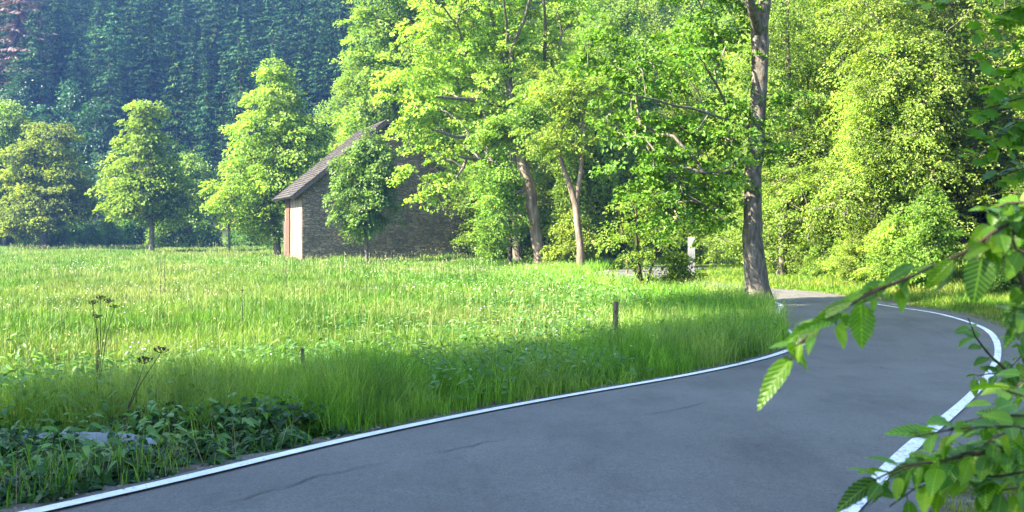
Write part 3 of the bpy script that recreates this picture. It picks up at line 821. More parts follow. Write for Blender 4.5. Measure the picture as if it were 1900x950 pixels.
# ---- tall trees beside the road, left of and behind the photographer; they shade the road
OL = 'tall tree outside the picture that shades the road'
shade = [(-17, .3, 1.15), (-14.5, 3.2, .85), (-22.5, -2.5, 1.3), (-18, -8, 1.15), (-10, -14, 1.2), (-8, -12, 1.3), (-20, -8, 1.4)]
for i, (x, y, s) in enumerate(shade):
    copy_tree(pw[i % 3], (x, y, gz1(x, y)), i * 1.3, s, label=OL, group='tall trees left of and behind the viewpoint')
pt_ = proto_tree('tall_shade_tree', 'added high-crowned tree outside the picture, shaped to shade the bend', 'tree', 22.5, 14.5, 5.0, 99, M['leaf_lime'], M['bark_dark'], .95, 60, .25, .18, 1.1, 'added high-crowned shade trees left of the picture', cone=.1, tr=.3)  # unseen tree added for its shadow, crown kept high to spare the meadow
for i, (x, y) in enumerate([(-15, 8.2), (-14.5, 13), (-12.5, 19.3), (-18, 3.0)]):
    if i == 0: pt_.location = (x, y, gz1(x, y))
    else: copy_tree(pt_, (x, y, gz1(x, y)), i * 1.9, 1.0)
#SECTION2

# ------------------------------------------------------------------ barn
def stone_mat():
    m, nt = newmat('rubble_stone')
    tc = N(nt, 'ShaderNodeTexCoord'); sp = N(nt, 'ShaderNodeSeparateXYZ'); nt.links.new(tc.outputs['Object'], sp.inputs[0])
    ad = N(nt, 'ShaderNodeMath', operation='ADD'); nt.links.new(sp.outputs[0], ad.inputs[0]); nt.links.new(sp.outputs[1], ad.inputs[1])
    n = N(nt, 'ShaderNodeTexNoise'); n.inputs['Scale'].default_value = 1.6; n.inputs['Detail'].default_value = 5; nt.links.new(tc.outputs['Object'], n.inputs['Vector'])
    cb = N(nt, 'ShaderNodeCombineXYZ'); nt.links.new(ad.outputs[0], cb.inputs[0])
    mz = N(nt, 'ShaderNodeMath', operation='MULTIPLY'); nt.links.new(sp.outputs[2], mz.inputs[0]); mz.inputs[1].default_value = 2.6
    nt.links.new(mz.outputs[0], cb.inputs[1])
    sc_ = N(nt, 'ShaderNodeVectorMath', operation='SCALE'); sc_.inputs['Scale'].default_value = .7
    nt.links.new(n.outputs['Color'], sc_.inputs[0])
    va = N(nt, 'ShaderNodeVectorMath', operation='ADD'); nt.links.new(cb.outputs[0], va.inputs[0]); nt.links.new(sc_.outputs[0], va.inputs[1])
    v1 = N(nt, 'ShaderNodeTexVoronoi', feature='DISTANCE_TO_EDGE', voronoi_dimensions='2D'); v2 = N(nt, 'ShaderNodeTexVoronoi', voronoi_dimensions='2D')
    for v in (v1, v2): v.inputs['Scale'].default_value = 2.7; nt.links.new(va.outputs[0], v.inputs['Vector'])
    hs = N(nt, 'ShaderNodeSeparateColor'); nt.links.new(v2.outputs['Color'], hs.inputs[0])
    c = ramp(nt, hs.outputs[0], [(0, (.07, .05, .032)), (.35, (.18, .135, .085)), (.65, (.29, .22, .14)), (1, (.42, .32, .20))])
    n5 = noise_(nt, 7, 6, .7)
    c = mixc(nt, .55, c, ramp(nt, n5, [(.3, (.05, .04, .026)), (.7, (.36, .28, .18))]))
    mort = ramp(nt, v1.outputs['Distance'], [(.01, (0, 0, 0)), (.10, (1, 1, 1))])
    c = mixc(nt, mort, (.05, .042, .032), c)
    n6 = noise_(nt, .5, 3)
    c = mixc(nt, ramp(nt, n6, [(.45, (0, 0, 0)), (.7, (.5, .5, .5))]), c, (.06, .075, .04))
    p = N(nt, 'ShaderNodeBsdfPrincipled'); nt.links.new(c, p.inputs['Base Color']); p.inputs['Roughness'].default_value = .95
    hgt = N(nt, 'ShaderNodeMath', operation='MULTIPLY_ADD'); nt.links.new(n5, hgt.inputs[0]); hgt.inputs[1].default_value = .3
    mm = N(nt, 'ShaderNodeMath', operation='MINIMUM'); nt.links.new(v1.outputs['Distance'], mm.inputs[0]); mm.inputs[1].default_value = .15
    nt.links.new(mm.outputs[0], hgt.inputs[2])
    b = N(nt, 'ShaderNodeBump'); b.inputs['Strength'].default_value = 1; b.inputs['Distance'].default_value = .25
    nt.links.new(hgt.outputs[0], b.inputs['Height']); nt.links.new(b.outputs[0], p.inputs['Normal'])
    o = N(nt, 'ShaderNodeOutputMaterial'); nt.links.new(p.outputs[0], o.inputs[0])
    return m
stone = stone_mat()
plaster = rough_mat('old_plaster', [(.3, (.07, .05, .035)), (.5, (.17, .135, .10)), (.75, (.24, .20, .155))], 1.4, (1, 1, .6), .4, .02)
brick = rough_mat('red_brickwork', [(.3, (.05, .028, .018)), (.6, (.105, .055, .036)), (.8, (.18, .12, .085))], 3, (1, 1, 4), .5, .03)
wood = rough_mat('weathered_wood', [(.3, (.045, .034, .025)), (.7, (.15, .115, .085))], 4, (6, 6, .4), .5, .01)
slate = rough_mat('roof_slate', [(.3, (.03, .026, .023)), (.55, (.07, .061, .054)), (.8, (.12, .106, .096))], 2.2, (1, 1, 1), .7, .03)
TH = R(20); BW, BL, BE, BP = 11.2, 8.0, 4.75, 9.35
bx, by = at(562, 480, 72)[:2]
bz = -.5
barn = thing('stone_barn', (bx, by, bz), 'old rubble stone barn with a steep gable roof behind the meadow', 'barn', rz=TH)
def prism_y(poly, y0, y1):
    n = len(poly); vs = [(x, y0, z) for x, z in poly] + [(x, y1, z) for x, z in poly]
    fs = [tuple(range(n)), tuple(range(2 * n - 1, n - 1, -1))] + [(i, i + n, (i + 1) % n + n, (i + 1) % n) for i in range(n)]
    return vs, fs
g = MB(); g.add(*prism_y([(0, -.6), (BW, -.6), (BW, BE), (BW / 2, BP), (0, BE)], 0, .5)); g.build('gable_wall', stone, barn)
g = MB(); g.add(*prism_y([(0, -.6), (BW, -.6), (BW, BE), (BW / 2, BP), (0, BE)], BL - .5, BL)); g.build('back_wall', stone, barn)
g = MB(); g.box((BW - .25, BL / 2, BE / 2 - .3), (.5, BL - 1.004, BE + .6)); g.build('side_wall', stone, barn)
g = MB(); g.box((.25, BL / 2, BE / 2 - .3), (.5, BL - 1.004, BE + .6)); g.build('side_wall', stone, barn)
g = MB(); g.box((-.03, 2.55, BE / 2 - .35), (.055, 4.9, BE + .45)); g.build('plaster_coat', plaster, barn)
g = MB(); g.box((-.05, 6.0, BE / 2 - .35), (.12, 1.6, BE + .45)); g.build('brick_pier', brick, barn)
g = MB(); g.box((-.04, 7.45, 1.2), (.07, 1.05, 2.9))
for k in range(6): g.box((-.085, 7.02 + k * .17, 1.2), (.02, .15, 2.86))
g.build('door', wood, barn)
g = MB(); g.box((BW / 2, -.03, 6.55), (.9, .05, 1.15)); g.build('hatch', wood, barn)
# lintel and ragged quoins on the gable corner
g = MB(); qz = -.5; qq = np.random.default_rng(3)
while qz < BE - .3:
    hh = qq.uniform(.22, .38); ww = qq.uniform(.35, .75)
    g.box((ww / 2 - .02, -.012, qz + hh / 2), (ww, .06, hh - .03)); qz += hh
g.build('quoin', stone, barn)
# roof: two slopes of overlapping slate courses on boards, barge boards along the verge
sl_ = math.atan2(BP - BE, BW / 2); RL = (BW / 2 + .75) / math.cos(sl_)
for sgn in (-1, 1):
    g = MB(); ncs = 26
    for k in range(ncs):
        a0 = k / ncs * RL; a1 = (k + 1.15) / ncs * RL
        y0 = -.45
        while y0 < BL + .4:
            wd = qq.uniform(.28, .46); y1 = min(y0 + wd - .012, BL + .42)
            l0, l1 = .16 + qq.uniform(0, .012), .205 + qq.uniform(0, .03)
            pts = []
            for aa, lift in ((a0, l0), (a1, l1)):
                xx = BW / 2 + sgn * (aa * math.cos(sl_) + lift * math.sin(sl_)); zz = BP - aa * math.sin(sl_) + lift * math.cos(sl_)
                pts.append((xx, zz)); 
            (xa, za), (xb, zb) = pts
            tx, tz = -sgn * math.sin(sl_) * .02, -math.cos(sl_) * .02
            vs = [(xa, y0, za), (xa, y1, za), (xb, y1, zb), (xb, y0, zb)]
            vs += [(v[0] + tx, v[1], v[2] + tz) for v in vs]
            g.add(vs, [(0, 1, 2, 3), (7, 6, 5, 4), (0, 3, 7, 4), (1, 5, 6, 2), (3, 2, 6, 7), (0, 4, 5, 1)])
            y0 += wd
    rf = g.build('roof', slate, barn)
    g = MB()
    def sl_pt(a_, l_): return (BW / 2 + sgn * (a_ * math.cos(sl_) + l_ * math.sin(sl_)), BP - a_ * math.sin(sl_) + l_ * math.cos(sl_))
    P4 = [sl_pt(.0, .13), sl_pt(RL, .13), sl_pt(RL, .04), sl_pt(.0, .04)]
    g.add(*prism_y(P4, -.38, BL + .36)); g.build('roof_boards', wood, rf)
    g = MB(); P4 = [sl_pt(.0, .17), sl_pt(RL + .02, .17), sl_pt(RL + .02, -.10), sl_pt(.0, -.10)]
    g.add(*prism_y(P4, -.425, -.385)); g.build('barge_board', wood, rf)

# ------------------------------------------------------------------ leaf templates
def leaf_template(nseg=10, width=.5, serr=.0, curl=.12, fold=.12, tip=.85):
    """unit-length leaf along +Y, normal +Z; three columns of vertices"""
    vs, uv = [], []
    for i in range(nseg + 1):
        t = i / nseg
        wv = width * .5 * (math.sin(math.pi * min(1, t**.8 * 1.0)) ** .75) * (1 - .25 * t) if 0 < t < 1 else 0
        if serr and 0 < t < 1: wv *= 1 + serr * (1 if i % 2 else -1)
        z = -curl * t * t
        for s_ in (-1, -.5, 0, .5, 1):
            vs.append((s_ * wv, t + (.0 if s_ == 0 else -.02 * abs(s_)), z + abs(s_) * wv * fold * 2 + .012 * math.sin(i * 2.2) * abs(s_)))
            uv.append((s_ * wv / max(width * .5, 1e-6) * .5, t))
    fs = []
    for i in range(nseg):
        for c_ in range(4):
            a_ = i * 5 + c_; fs.append((a_, a_ + 1, a_ + 6, a_ + 5))
    return np.array(vs), np.array(fs), np.array(uv)
def maple_template():
    """five-lobed leaf as a fan of quads"""
    ang = [-150, -120, -95, -70, -45, -25, -12, 0, 12, 25, 45, 70, 95, 120, 150]
    rad = [.22, .34, .28, .48, .30, .52, .34, .70, .34, .52, .30, .48, .28, .34, .22]
    vs = [(0, .3, 0)]; uv = [(0, .3)]
    rad = np.array(rad)
    for a_, r_ in zip(ang, rad):
        x = math.sin(R(a_)) * r_; y = .3 + math.cos(R(a_)) * r_
        vs.append((x, y, -.10 * r_ + .03 * math.sin(a_ * .3))); uv.append((x, y))
    fs = [(0, k, k + 1, k + 2) for k in range(1, 14, 2)]
    vs.append((0, 0, 0)); uv.append((0, 0)); n = len(vs) - 1
    fs.append((0, 15, n, 1))
    return np.array(vs), np.array(fs), np.array(uv)
def place_leaves(tmpl, base, dr, nrm, size, wscale=None):
    tv, tf, tuv = tmpl
    n = len(base); dr = unit(dr); nrm = unit(nrm - dr * (nrm * dr).sum(1)[:, None]); sx = np.cross(dr, nrm)
    s = np.broadcast_to(size, (n,))[:, None, None]
    ws = np.ones(n) if wscale is None else wscale
    V = base[:, None, :] + (sx[:, None, :] * tv[None, :, 0:1] * ws[:, None, None] + dr[:, None, :] * tv[None, :, 1:2] + nrm[:, None, :] * tv[None, :, 2:3]) * s
    Fq = (tf[None] + (np.arange(n) * len(tv))[:, None, None]).reshape(-1, 4)
    return V.reshape(-1, 3), Fq, np.tile(tuv, (n, 1))

# ------------------------------------------------------------------ grass
def grass_mat(name, sc1, a, b_, c_, hay, hay_amt, trans=.4):
    m, nt = newmat(name)
    geo = N(nt, 'ShaderNodeNewGeometry')
    c = ramp(nt, geo.outputs['Random Per Island'], [(0, a), (.5, b_), (1, c_)])
    n = noise_(nt, sc1, 4, .6, stretch=(1, .7, 0)); n2 = noise_(nt, sc1 * 3.1, 4, .6, stretch=(1, .6, 0))
    hm = ramp(nt, n, [(.44, (0, 0, 0)), (.60, (hay_amt, hay_amt, hay_amt))])
    c = mixc(nt, hm, c, hay)
    v = ramp(nt, n2, [(.32, (.5, .62, .5)), (.5, (.95, .97, .9)), (.68, (1.4, 1.25, 1.3))])
    c = mixc(nt, 1, c, v, 'MULTIPLY')
    n3 = noise_(nt, 5.0, 5, .7, stretch=(1, .8, .3))
    c = mixc(nt, 1, c, ramp(nt, n3, [(.36, (.45, .55, .45)), (.5, (1, 1, 1)), (.66, (1.5, 1.35, 1.3))]), 'MULTIPLY')
    p = N(nt, 'ShaderNodeBsdfPrincipled'); nt.links.new(c, p.inputs['Base Color']); p.inputs['Roughness'].default_value = .5
    p.inputs['Specular IOR Level'].default_value = .3
    t = N(nt, 'ShaderNodeBsdfTranslucent'); tc = mixc(nt, 1, c, (1.35, 1.3, .7), 'MULTIPLY'); nt.links.new(tc, t.inputs[0])
    mx = N(nt, 'ShaderNodeMixShader'); mx.inputs[0].default_value = trans
    nt.links.new(p.outputs[0], mx.inputs[1]); nt.links.new(t.outputs[0], mx.inputs[2])
    o = N(nt, 'ShaderNodeOutputMaterial'); nt.links.new(mx.outputs[0], o.inputs[0])
    return m
def blades(q, x, y, hgt, wid, bend):
    n = len(x); z = gz(x, y)
    th = q.uniform(0, 2 * math.pi, n); lean = q.uniform(.05, 1, n) * bend
    dx, dy = np.cos(th), np.sin(th)
    ph = q.uniform(0, math.pi, n); sx, sy = np.cos(ph), np.sin(ph)
    V = np.empty((n, 6, 3))
    for k, (t, wf) in enumerate(((0, 1.0), (.55, .8), (1.0, .08))):
        off = lean * hgt * t**2; zz = z + hgt * t * (1 - .25 * lean * t)
        for s_ in (0, 1):
            sg = (s_ - .5) * wid * wf
            V[:, k * 2 + s_, 0] = x + dx * off + sx * sg
            V[:, k * 2 + s_, 1] = y + dy * off + sy * sg
            V[:, k * 2 + s_, 2] = zz - (0.03 if k == 0 else 0)
    Fb = np.array([(0, 1, 3, 2), (2, 3, 5, 4)])
    Fq = (Fb[None] + (np.arange(n) * 6)[:, None, None]).reshape(-1, 4)
    return V.reshape(-1, 3), Fq
def vnoise(x, y, s, seed):
    q = np.random.default_rng(seed); v = np.zeros(len(x))
    for k in range(7):
        a_ = q.uniform(0, 6.28); f_ = s * q.uniform(.5, 2.2)
        v += np.sin((x * math.cos(a_) + y * math.sin(a_)) * f_ + q.uniform(0, 6.28))
    return v / 3.2
def samples(q, n, d0, d1, xl=.60, xr=.60, power=1.0):
    # area density falls with distance
    u = q.uniform(0, 1, n); D = (d0**power + u * (d1**power - d0**power))**(1 / power) if power else d0 * (d1 / d0)**u
    return q.uniform(-xl, xr, n) * D + q.uniform(-1, 1, n) * .5, D
BC, BS = math.cos(TH), math.sin(TH)
def ok_ground(x, y, margin=.06, emax=2.0):
    m = ~in_poly(x, y, ROADPOLY)
    e = x - np.interp(y, FE_Y, FE_X); m &= e < emax
    lx = (x - bx) * BC + (y - by) * BS; ly = -(x - bx) * BS + (y - by) * BC
    m &= ~((lx > -.1) & (lx < BW + .1) & (ly > -.05) & (ly < BL + .1))
    x, y = x[m], y[m]
    d = edge_dist(x, y)
    k = d > margin + .25 * (vnoise(x, y, 3.0, 9) > .3) * (vnoise(x, y, 11, 4) > 0)
    return x[k], y[k], d[k]
CTR_X = lambda y: np.interp(y, RC[:, 1], RC[:, 0])
q = np.random.default_rng(21)
G_MEADOW = grass_mat('meadow_grass', .10, (.042, .125, .009), (.075, .185, .013), (.135, .245, .028), (.20, .22, .08), .6)
G_VERGE = grass_mat('verge_grass', .35, (.06, .18, .012), (.12, .29, .018), (.22, .39, .04), (.32, .36, .12), .5)
G_SHORT = grass_mat('short_grass', .5, (.05, .15, .01), (.10, .22, .015), (.18, .28, .02), (.28, .22, .06), .4)
x, y = samples(q, 820000, 5.2, 122, .62, .50, .62)
x, y, d = ok_ground(x, y)
left = x < CTR_X(y)
x, y, d = x[left], y[left], d[left]
near = smooth(5.0, 1.0, d) if False else 1 - smooth(1.6, 5.5, d)
near *= 1 - smooth(50, 70, y)
clump = vnoise(x, y, .9, 31); cl2 = vnoise(x, y, .22, 32); fine = vnoise(x, y, 3.5, 33)
hgt = (.30 + .30 * near + .07 * clump + .05 * cl2 + .10 * fine) * q.uniform(.55, 1.2, len(x))
hgt *= 1 - (.65 - .65 * smooth(0, .7, d)) * (1 - smooth(15, 18, y))
hgt += .12 * smooth(16, 19, y) * (1 - smooth(24, 30, y)) * (1 - smooth(.5, 2.5, d))
hgt = np.maximum(hgt, .07)
wid = .0040 + .00050 * y * q.uniform(.6, 1.3, len(x))
kc = (q.uniform(0, 1, len(x)) > .90) | (y > 9.2) | (x > -2.6 + (y - 7.5) * .7 + q.uniform(0, 2.2, len(x))); x, y, d, near, hgt, wid = (v_[kc] for v_ in (x, y, d, near, hgt, wid))
isv = q.uniform(0, 1, len(x)) < np.clip(near * 1.3, 0, 1)
for nm, msk, mt_, lb in (('verge_grass', isv, G_VERGE, 'tall lush green grass on the bank between the road and the meadow'), ('meadow_grass', ~isv, G_MEADOW, 'sunlit yellow-green meadow grass with pale hay patches')):
    V, Fq = blades(q, x[msk], y[msk], hgt[msk], wid[msk], .75)
    tag(link(nm, np_mesh(nm, V, Fq), mt_), lb, 'grass', kind='stuff')
# right verge and roadside
x, y = samples(q, 380000, 1.6, 60, .15, .62, .7)
x, y, d = ok_ground(x, y, .05, 4)
k = x > CTR_X(y); x, y, d = x[k], y[k], d[k]
hgt = (.11 + .14 * smooth(.3, 1.5, d) + .05 * vnoise(x, y, 1.2, 41)) * q.uniform(.5, 1.3, len(x)); hgt = np.maximum(hgt, .03)
dens = q.uniform(0, 1, len(x)) < .25 + .75 * smooth(0, .5, d)
V, Fq = blades(q, x[dens], y[dens], hgt[dens], (.0035 + .00055 * y[dens]), .8)
tag(link('short_grass', np_mesh('short_grass', V, Fq), G_SHORT), 'short bright grass on the right-hand verge below the woodland', 'grass', kind='stuff')
# seed heads above the meadow
x, y = samples(q, 13000, 8.5, 115, .6, .3, .75)
x, y, d = ok_ground(x, y, .9); k = (x < CTR_X(y)) & (vnoise(x, y, .16, 51) + .6 * vnoise(x, y, .8, 52) > .0); x, y = x[k], y[k]
hh = q.uniform(.42, .72, len(x)); C = np.stack([x, y, gz(x, y) + hh], -1)
sz = .018 + .0007 * y
V1, F1 = leaf_quads(C, q.normal(size=(len(x), 3)), np.stack([q.normal(0, .35, len(x)), q.normal(0, .35, len(x)), np.ones(len(x))], -1), sz * 2.6, sz * .5, .1, .1)
V2, F2 = blades(q, x, y, hh, .0012 + .00022 * y, .12)
V, Fq = merge([(V1, F1), (V2, F2)])
tag(link('grass_seed_heads', np_mesh('grass_seed_heads', V, Fq), rough_mat('seed_heads', [(.3, (.18, .21, .06)), (.7, (.32, .32, .13))], 3, None, 0)), 'pale beige seed heads floating over the meadow grass', 'grass', kind='stuff')
# broad-leaved herbs scattered through the bank
x, y = samples(q, 60000, 7, 48, .55, .3, .9)
x, y, d = ok_ground(x, y, .15); k = (x < CTR_X(y)) & (d < q.uniform(2, 10, len(x))) & (vnoise(x, y, .7, 61) > -.15); x, y = x[k], y[k]
C = np.stack([x, y, gz(x, y) + q.uniform(.12, .50, len(x))], -1)
T5 = leaf_template(5, .42, 0, .35, .15)
V, Fq, uv = place_leaves(T5, C, np.stack([q.normal(size=len(x)), q.normal(size=len(x)), q.normal(.1, .35, len(x))], -1), np.stack([q.normal(0, .4, len(x)), q.normal(0, .4, len(x)), np.ones(len(x))], -1), q.uniform(.05, .11, len(x)) + .0012 * y)
tag(link('bank_herbs', np_mesh('bank_herbs', V, Fq, True, uv), leaf_mat('herb', (.045, .14, .02), (.08, .20, .035), (.16, .29, .07), trans=.4, gloss=.2, obj_var=False)), 'broad-leaved green herbs growing among the bank grass', 'herbs', kind='stuff')
# tiny white flowers
x, y = samples(q, 2400, 10, 60, .55, .3, .9)
x, y, d = ok_ground(x, y, .6); k = (x < CTR_X(y)) & (vnoise(x, y, .5, 71) > .35); x, y = x[k], y[k]
C = np.stack([x, y, gz(x, y) + q.uniform(.35, .65, len(x))], -1)
V, Fq = leaf_quads(C, np.stack([q.normal(0, .3, len(x)), -np.ones(len(x)) * .4, np.ones(len(x))], -1), q.normal(size=(len(x), 3)), .014 + .0005 * y, .014 + .0005 * y, 0, 0)
tag(link('white_flowers', np_mesh('white_flowers', V, Fq), rough_mat('petal', [(.3, (.6, .62, .55)), (.7, (.8, .8, .76))], 3, None, 0)), 'tiny white flowers sprinkled through the bank grass', 'flowers', kind='stuff')

# dark leafy cover on the bank at the near left, in front of the steel rail
q = np.random.default_rng(22)
n = 64000
x = q.uniform(-7.5, .5, n); y = q.uniform(5.4, 9.4, n)
x, y, d = ok_ground(x, y, .12)
k = (x < CTR_X(y)) & (q.uniform(0, 1, len(x)) < 1 - .9 * smooth(-4.0, -.6, x + (y - 7.5) * -.7)); x, y, d = x[k], y[k], d[k]
top = .06 + .28 * smooth(.05, .7, d) + .16 * vnoise(x, y, 2.6, 81) + .05 * vnoise(x, y, 7, 82); top += .16 * smooth(7.3, 7.9, y) * (vnoise(x, y, 4.0, 83) > -.25) * (y < 8.32); top *= 1 - .8 * smooth(-3.8, -.8, x + (y - 7.5) * -.7); top = np.maximum(top, .04)
zz = top * q.uniform(0, 1, len(x))**.55
C = np.stack([x, y, gz(x, y) + zz], -1)
dr = np.stack([q.normal(size=len(x)), q.normal(size=len(x)) - .3, q.normal(-.15, .35, len(x))], -1)
nr = np.stack([q.normal(0, .45, len(x)), q.normal(-.35, .45, len(x)), np.ones(len(x))], -1)
TM = maple_template()
half = q.uniform(0, 1, len(x)) < .35
T8 = leaf_template(8, .62, .10, .3, .14)
Va, Fa, ua = place_leaves(T8, C[~half], dr[~half], nr[~half], q.uniform(.05, .105, (~half).sum()))
Vb, Fb_, ub = place_leaves(TM, C[half], dr[half], nr[half], q.uniform(.06, .10, half.sum()))
V, Fq = merge([(Va, Fa), (Vb, Fb_)])
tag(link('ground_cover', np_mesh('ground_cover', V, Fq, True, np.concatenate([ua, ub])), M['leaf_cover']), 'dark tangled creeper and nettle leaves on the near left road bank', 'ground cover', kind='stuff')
# dry stalks in the cover and long arching blades
n = 1500
x = q.uniform(-6, -1.6, n); y = q.uniform(6, 9, n); x, y, d = ok_ground(x, y, .15); k = x < CTR_X(y); x, y = x[k], y[k]
V, Fq = blades(q, x, y, q.uniform(.2, .55, len(x)), .006, 1.1)
tag(link('dry_stalks', np_mesh('dry_stalks', V, Fq), rough_mat('dry_stalk', [(.3, (.16, .13, .07)), (.7, (.32, .28, .17))], 5, None, 0)), 'dry pale stalks arching through the dark bank leaves', 'stalks', kind='stuff')
# gravel and crumbs along both road edges
n = 9000; i = q.integers(0, NS, n); sd2 = q.uniform(0, 1, n) < .5
L_ = Ledge[i] + normals2(Lp)[i] * (q.normal(.03, .09, n))[:, None]; R_ = Redge[i] - normals2(Rp)[i] * (np.abs(q.normal(.05, .22, n)))[:, None]
xy = np.where(sd2[:, None], L_, R_) + q.normal(0, .06, (n, 2)); k = (xy[:, 1] > 3) & (xy[:, 1] < 45); xy = xy[k]; n = len(xy)
pz = np.array([0.0] * n); ins = in_poly(xy[:, 0], xy[:, 1], ROADPOLY)
pz = np.where(ins, road_z(xy[:, 1]) + .03, gz(xy[:, 0], xy[:, 1]))
s = q.uniform(.004, .013, n)
tv = np.array([(-1, -1, -.3), (1, -.8, -.3), (.9, 1, -.3), (-1, .8, -.3), (-.6, -.6, .8), (.5, -.6, 1), (.6, .5, .8), (-.5, .6, .9)])
tf = np.array([(0, 1, 5, 4), (1, 2, 6, 5), (2, 3, 7, 6), (3, 0, 4, 7), (4, 5, 6, 7)])
an = q.uniform(0, 6.28, n); ca, sa = np.cos(an), np.sin(an)
X = tv[None, :, 0] * ca[:, None] - tv[None, :, 1] * sa[:, None]; Y = tv[None, :, 0] * sa[:, None] + tv[None, :, 1] * ca[:, None]
V = np.stack([xy[:, 0:1] + X * s[:, None], xy[:, 1:2] + Y * s[:, None] * .8, pz[:, None] + np.tile(tv[None, :, 2], (n, 1)) * s[:, None] * .8], -1).reshape(-1, 3)
Fq = (tf[None] + (np.arange(n) * 8)[:, None, None]).reshape(-1, 4)
tag(link('gravel', np_mesh('gravel', V, Fq), rough_mat('grit', [(.3, (.10, .09, .075)), (.7, (.30, .27, .23))], 30, None, 0)), 'loose grit and crumbs along the edges of the asphalt', 'gravel', kind='stuff')
# fallen leaves and bits on the asphalt
n = 420; i = q.integers(60, NS - 120, n); t = np.clip(q.beta(.55, .55, n), .02, .98)
xy = Ledge[i] * (1 - t[:, None]) + Redge[i] * t[:, None] + q.normal(0, .1, (n, 2)); k = in_poly(xy[:, 0], xy[:, 1], ROADPOLY); xy = xy[k]; n = len(xy)
C = np.array([(a_, b_, surf_z(a_, b_) + .012) for a_, b_ in xy])
V, Fq = leaf_quads(C, np.stack([q.normal(0, .3, n), q.normal(0, .3, n), np.ones(n)], -1), q.normal(size=(n, 3)), q.uniform(.015, .045, n), q.uniform(.01, .025, n), .2, .1)
tag(link('leaf_litter', np_mesh('leaf_litter', V, Fq), rough_mat('fallen_leaf', [(.3, (.20, .15, .07)), (.5, (.16, .20, .05)), (.7, (.45, .42, .30))], 2, None, 0)), 'small fallen leaves and petals scattered on the asphalt', 'leaf litter', kind='stuff')
# bare soil shoulder strips under the grass edge
soil = rough_mat('shoulder_soil', [(.3, (.045, .037, .028)), (.5, (.10, .085, .065)), (.7, (.17, .15, .12))], 6, None, .8, .02)
def shoulder(P, side, w0):
    vs = []; nn = normals2(P) * side
    for i in range(len(P)):
        wv = w0 * (1 + .35 * math.sin(i * .9) + .3 * math.sin(i * .37))
        for t in (-.3, 0, .5, 1):
            xy = P[i] + nn[i] * wv * t
            vs.append((xy[0], xy[1], (float(road_z(xy[1])) + (.008 if t <= 0 else .014 - .012 * t)) ))
    a = (np.arange(len(P) - 1)[:, None] * 4 + np.arange(3)[None, :]).ravel()
    Fq = np.stack([a, a + 4, a + 5, a + 1], -1)
    return np.array(vs), Fq
kk = Ledge[:, 1] < 58
V, Fq = merge([shoulder(Ledge[Ledge[:, 1] < 58], 1, .28), shoulder(Redge[Redge[:, 1] < 58], -1, .6)])
tag(link('road_shoulder', np_mesh('road_shoulder', V, Fq, True), soil), kind='structure')

# ------------------------------------------------------------------ steel rail at the near left
rail = thing('crash_barrier', (-4.6, 8.35, -.26), 'low galvanised steel crash barrier half buried in leaves at the left edge', 'crash barrier', rz=R(2))
steel = rough_mat('galvanised_steel', [(.3, (.12, .14, .17)), (.7, (.26, .29, .33))], 6, (1, 1, 1), .1, .004, .45, spec=.6)
prof = [(0, -.155), (.03, -.13), (.075, -.085), (.075, -.055), (.02, -.02), (.02, .02), (.075, .055), (.075, .085), (.03, .13), (0, .155)]
P = []; nseg = 30
for i in range(nseg + 1):
    x = -4.5 + 6.55 * i / nseg
    dz = .0 if x < 1.75 else -.25 * ((x - 1.75) / .3)**1.3
    P.append((x, dz))
g = MB(); vs = []
for x, dz in P:
    for oy, oz in prof: vs.append((x, -oy, .20 + dz + oz))
for x, dz in P:
    for oy, oz in prof: vs.append((x, -oy + .006, .20 + dz + oz))
k = len(prof); off = len(P) * k
fs = []
for i in range(nseg):
    for j in range(k - 1):
        a = i * k + j; fs.append((a, a + k, a + k + 1, a + 1)); fs.append((off + a + 1, off + a + k + 1, off + a + k, off + a))
    fs.append((i * k + k - 1, (i + 1) * k + k - 1, off + (i + 1) * k + k - 1, off + i * k + k - 1)); fs.append((off + i * k, off + (i + 1) * k, (i + 1) * k, i * k))
g.add(vs, fs); g.build('rail', steel, rail, True)
for x in (-3.6, -1.6, .4):
    g = MB(); g.box((x, .10, 0.0), (.10, .012, .62)); g.box((x - .05, .07, 0.0), (.012, .07, .62)); g.box((x + .05, .07, 0.0), (.012, .07, .62)); g.build('post', steel, rail)

# ------------------------------------------------------------------ fence posts, pillar
def post(px, ytop, D, wpx, label, lean=(0, 0), group=None):
    x = (px - 950) / F * D; zt = EYE - (ytop - 425) / F * D; g0 = gz1(x, D); w_ = wpx / F * D
    root = thing('fence_post', (x, D, g0), label, 'fence post', group)
    hgt = zt - g0; n = 12
    P = np.stack([lean[0] * np.linspace(0, 1, n), lean[1] * np.linspace(0, 1, n), np.linspace(-.3, hgt, n)], -1)
    P = np.concatenate([P, [P[-1] + (0, 0, .012)]]); rr = np.full(n + 1, w_ / 2); rr[-1] = w_ * .30; rr[:3] *= 1.05
    V, Fq = tube(P, rr, 12, .05, int(px)); Fl = list(map(tuple, Fq)); Fl.append(tuple(range(len(V) - 12, len(V))))
    me = bpy.data.meshes.new('stake'); me.from_pydata([tuple(v) for v in V], [], [tuple(int(i) for i in f) for f in Fl]); me.update()
    link('stake', me, M['bark_pale'], root)
    g = MB(); g.box((0, -w_ / 2 - .004, hgt * .8), (.03, .012, .03)); g.box((0, -w_ / 2 - .004, hgt * .45), (.03, .012, .03)); g.build('insulator', rough_mat('insulator', [(.3, (.03, .03, .03)), (.7, (.06, .06, .06))], 5, None, 0), root)
    return root
post(1141, 560, 19.5, 10, 'weathered grey wooden stake standing in the bank grass left of the thick roadside trunk', (.02, 0))
post(563, 648, 12.0, 7, 'thin low stake almost hidden in the grass at the left of the bank', (-.01, 0))
post(1163, 470, 52, 5, 'pale thin stake between the slender pale trunk and the young bushy tree', (.02, 0))
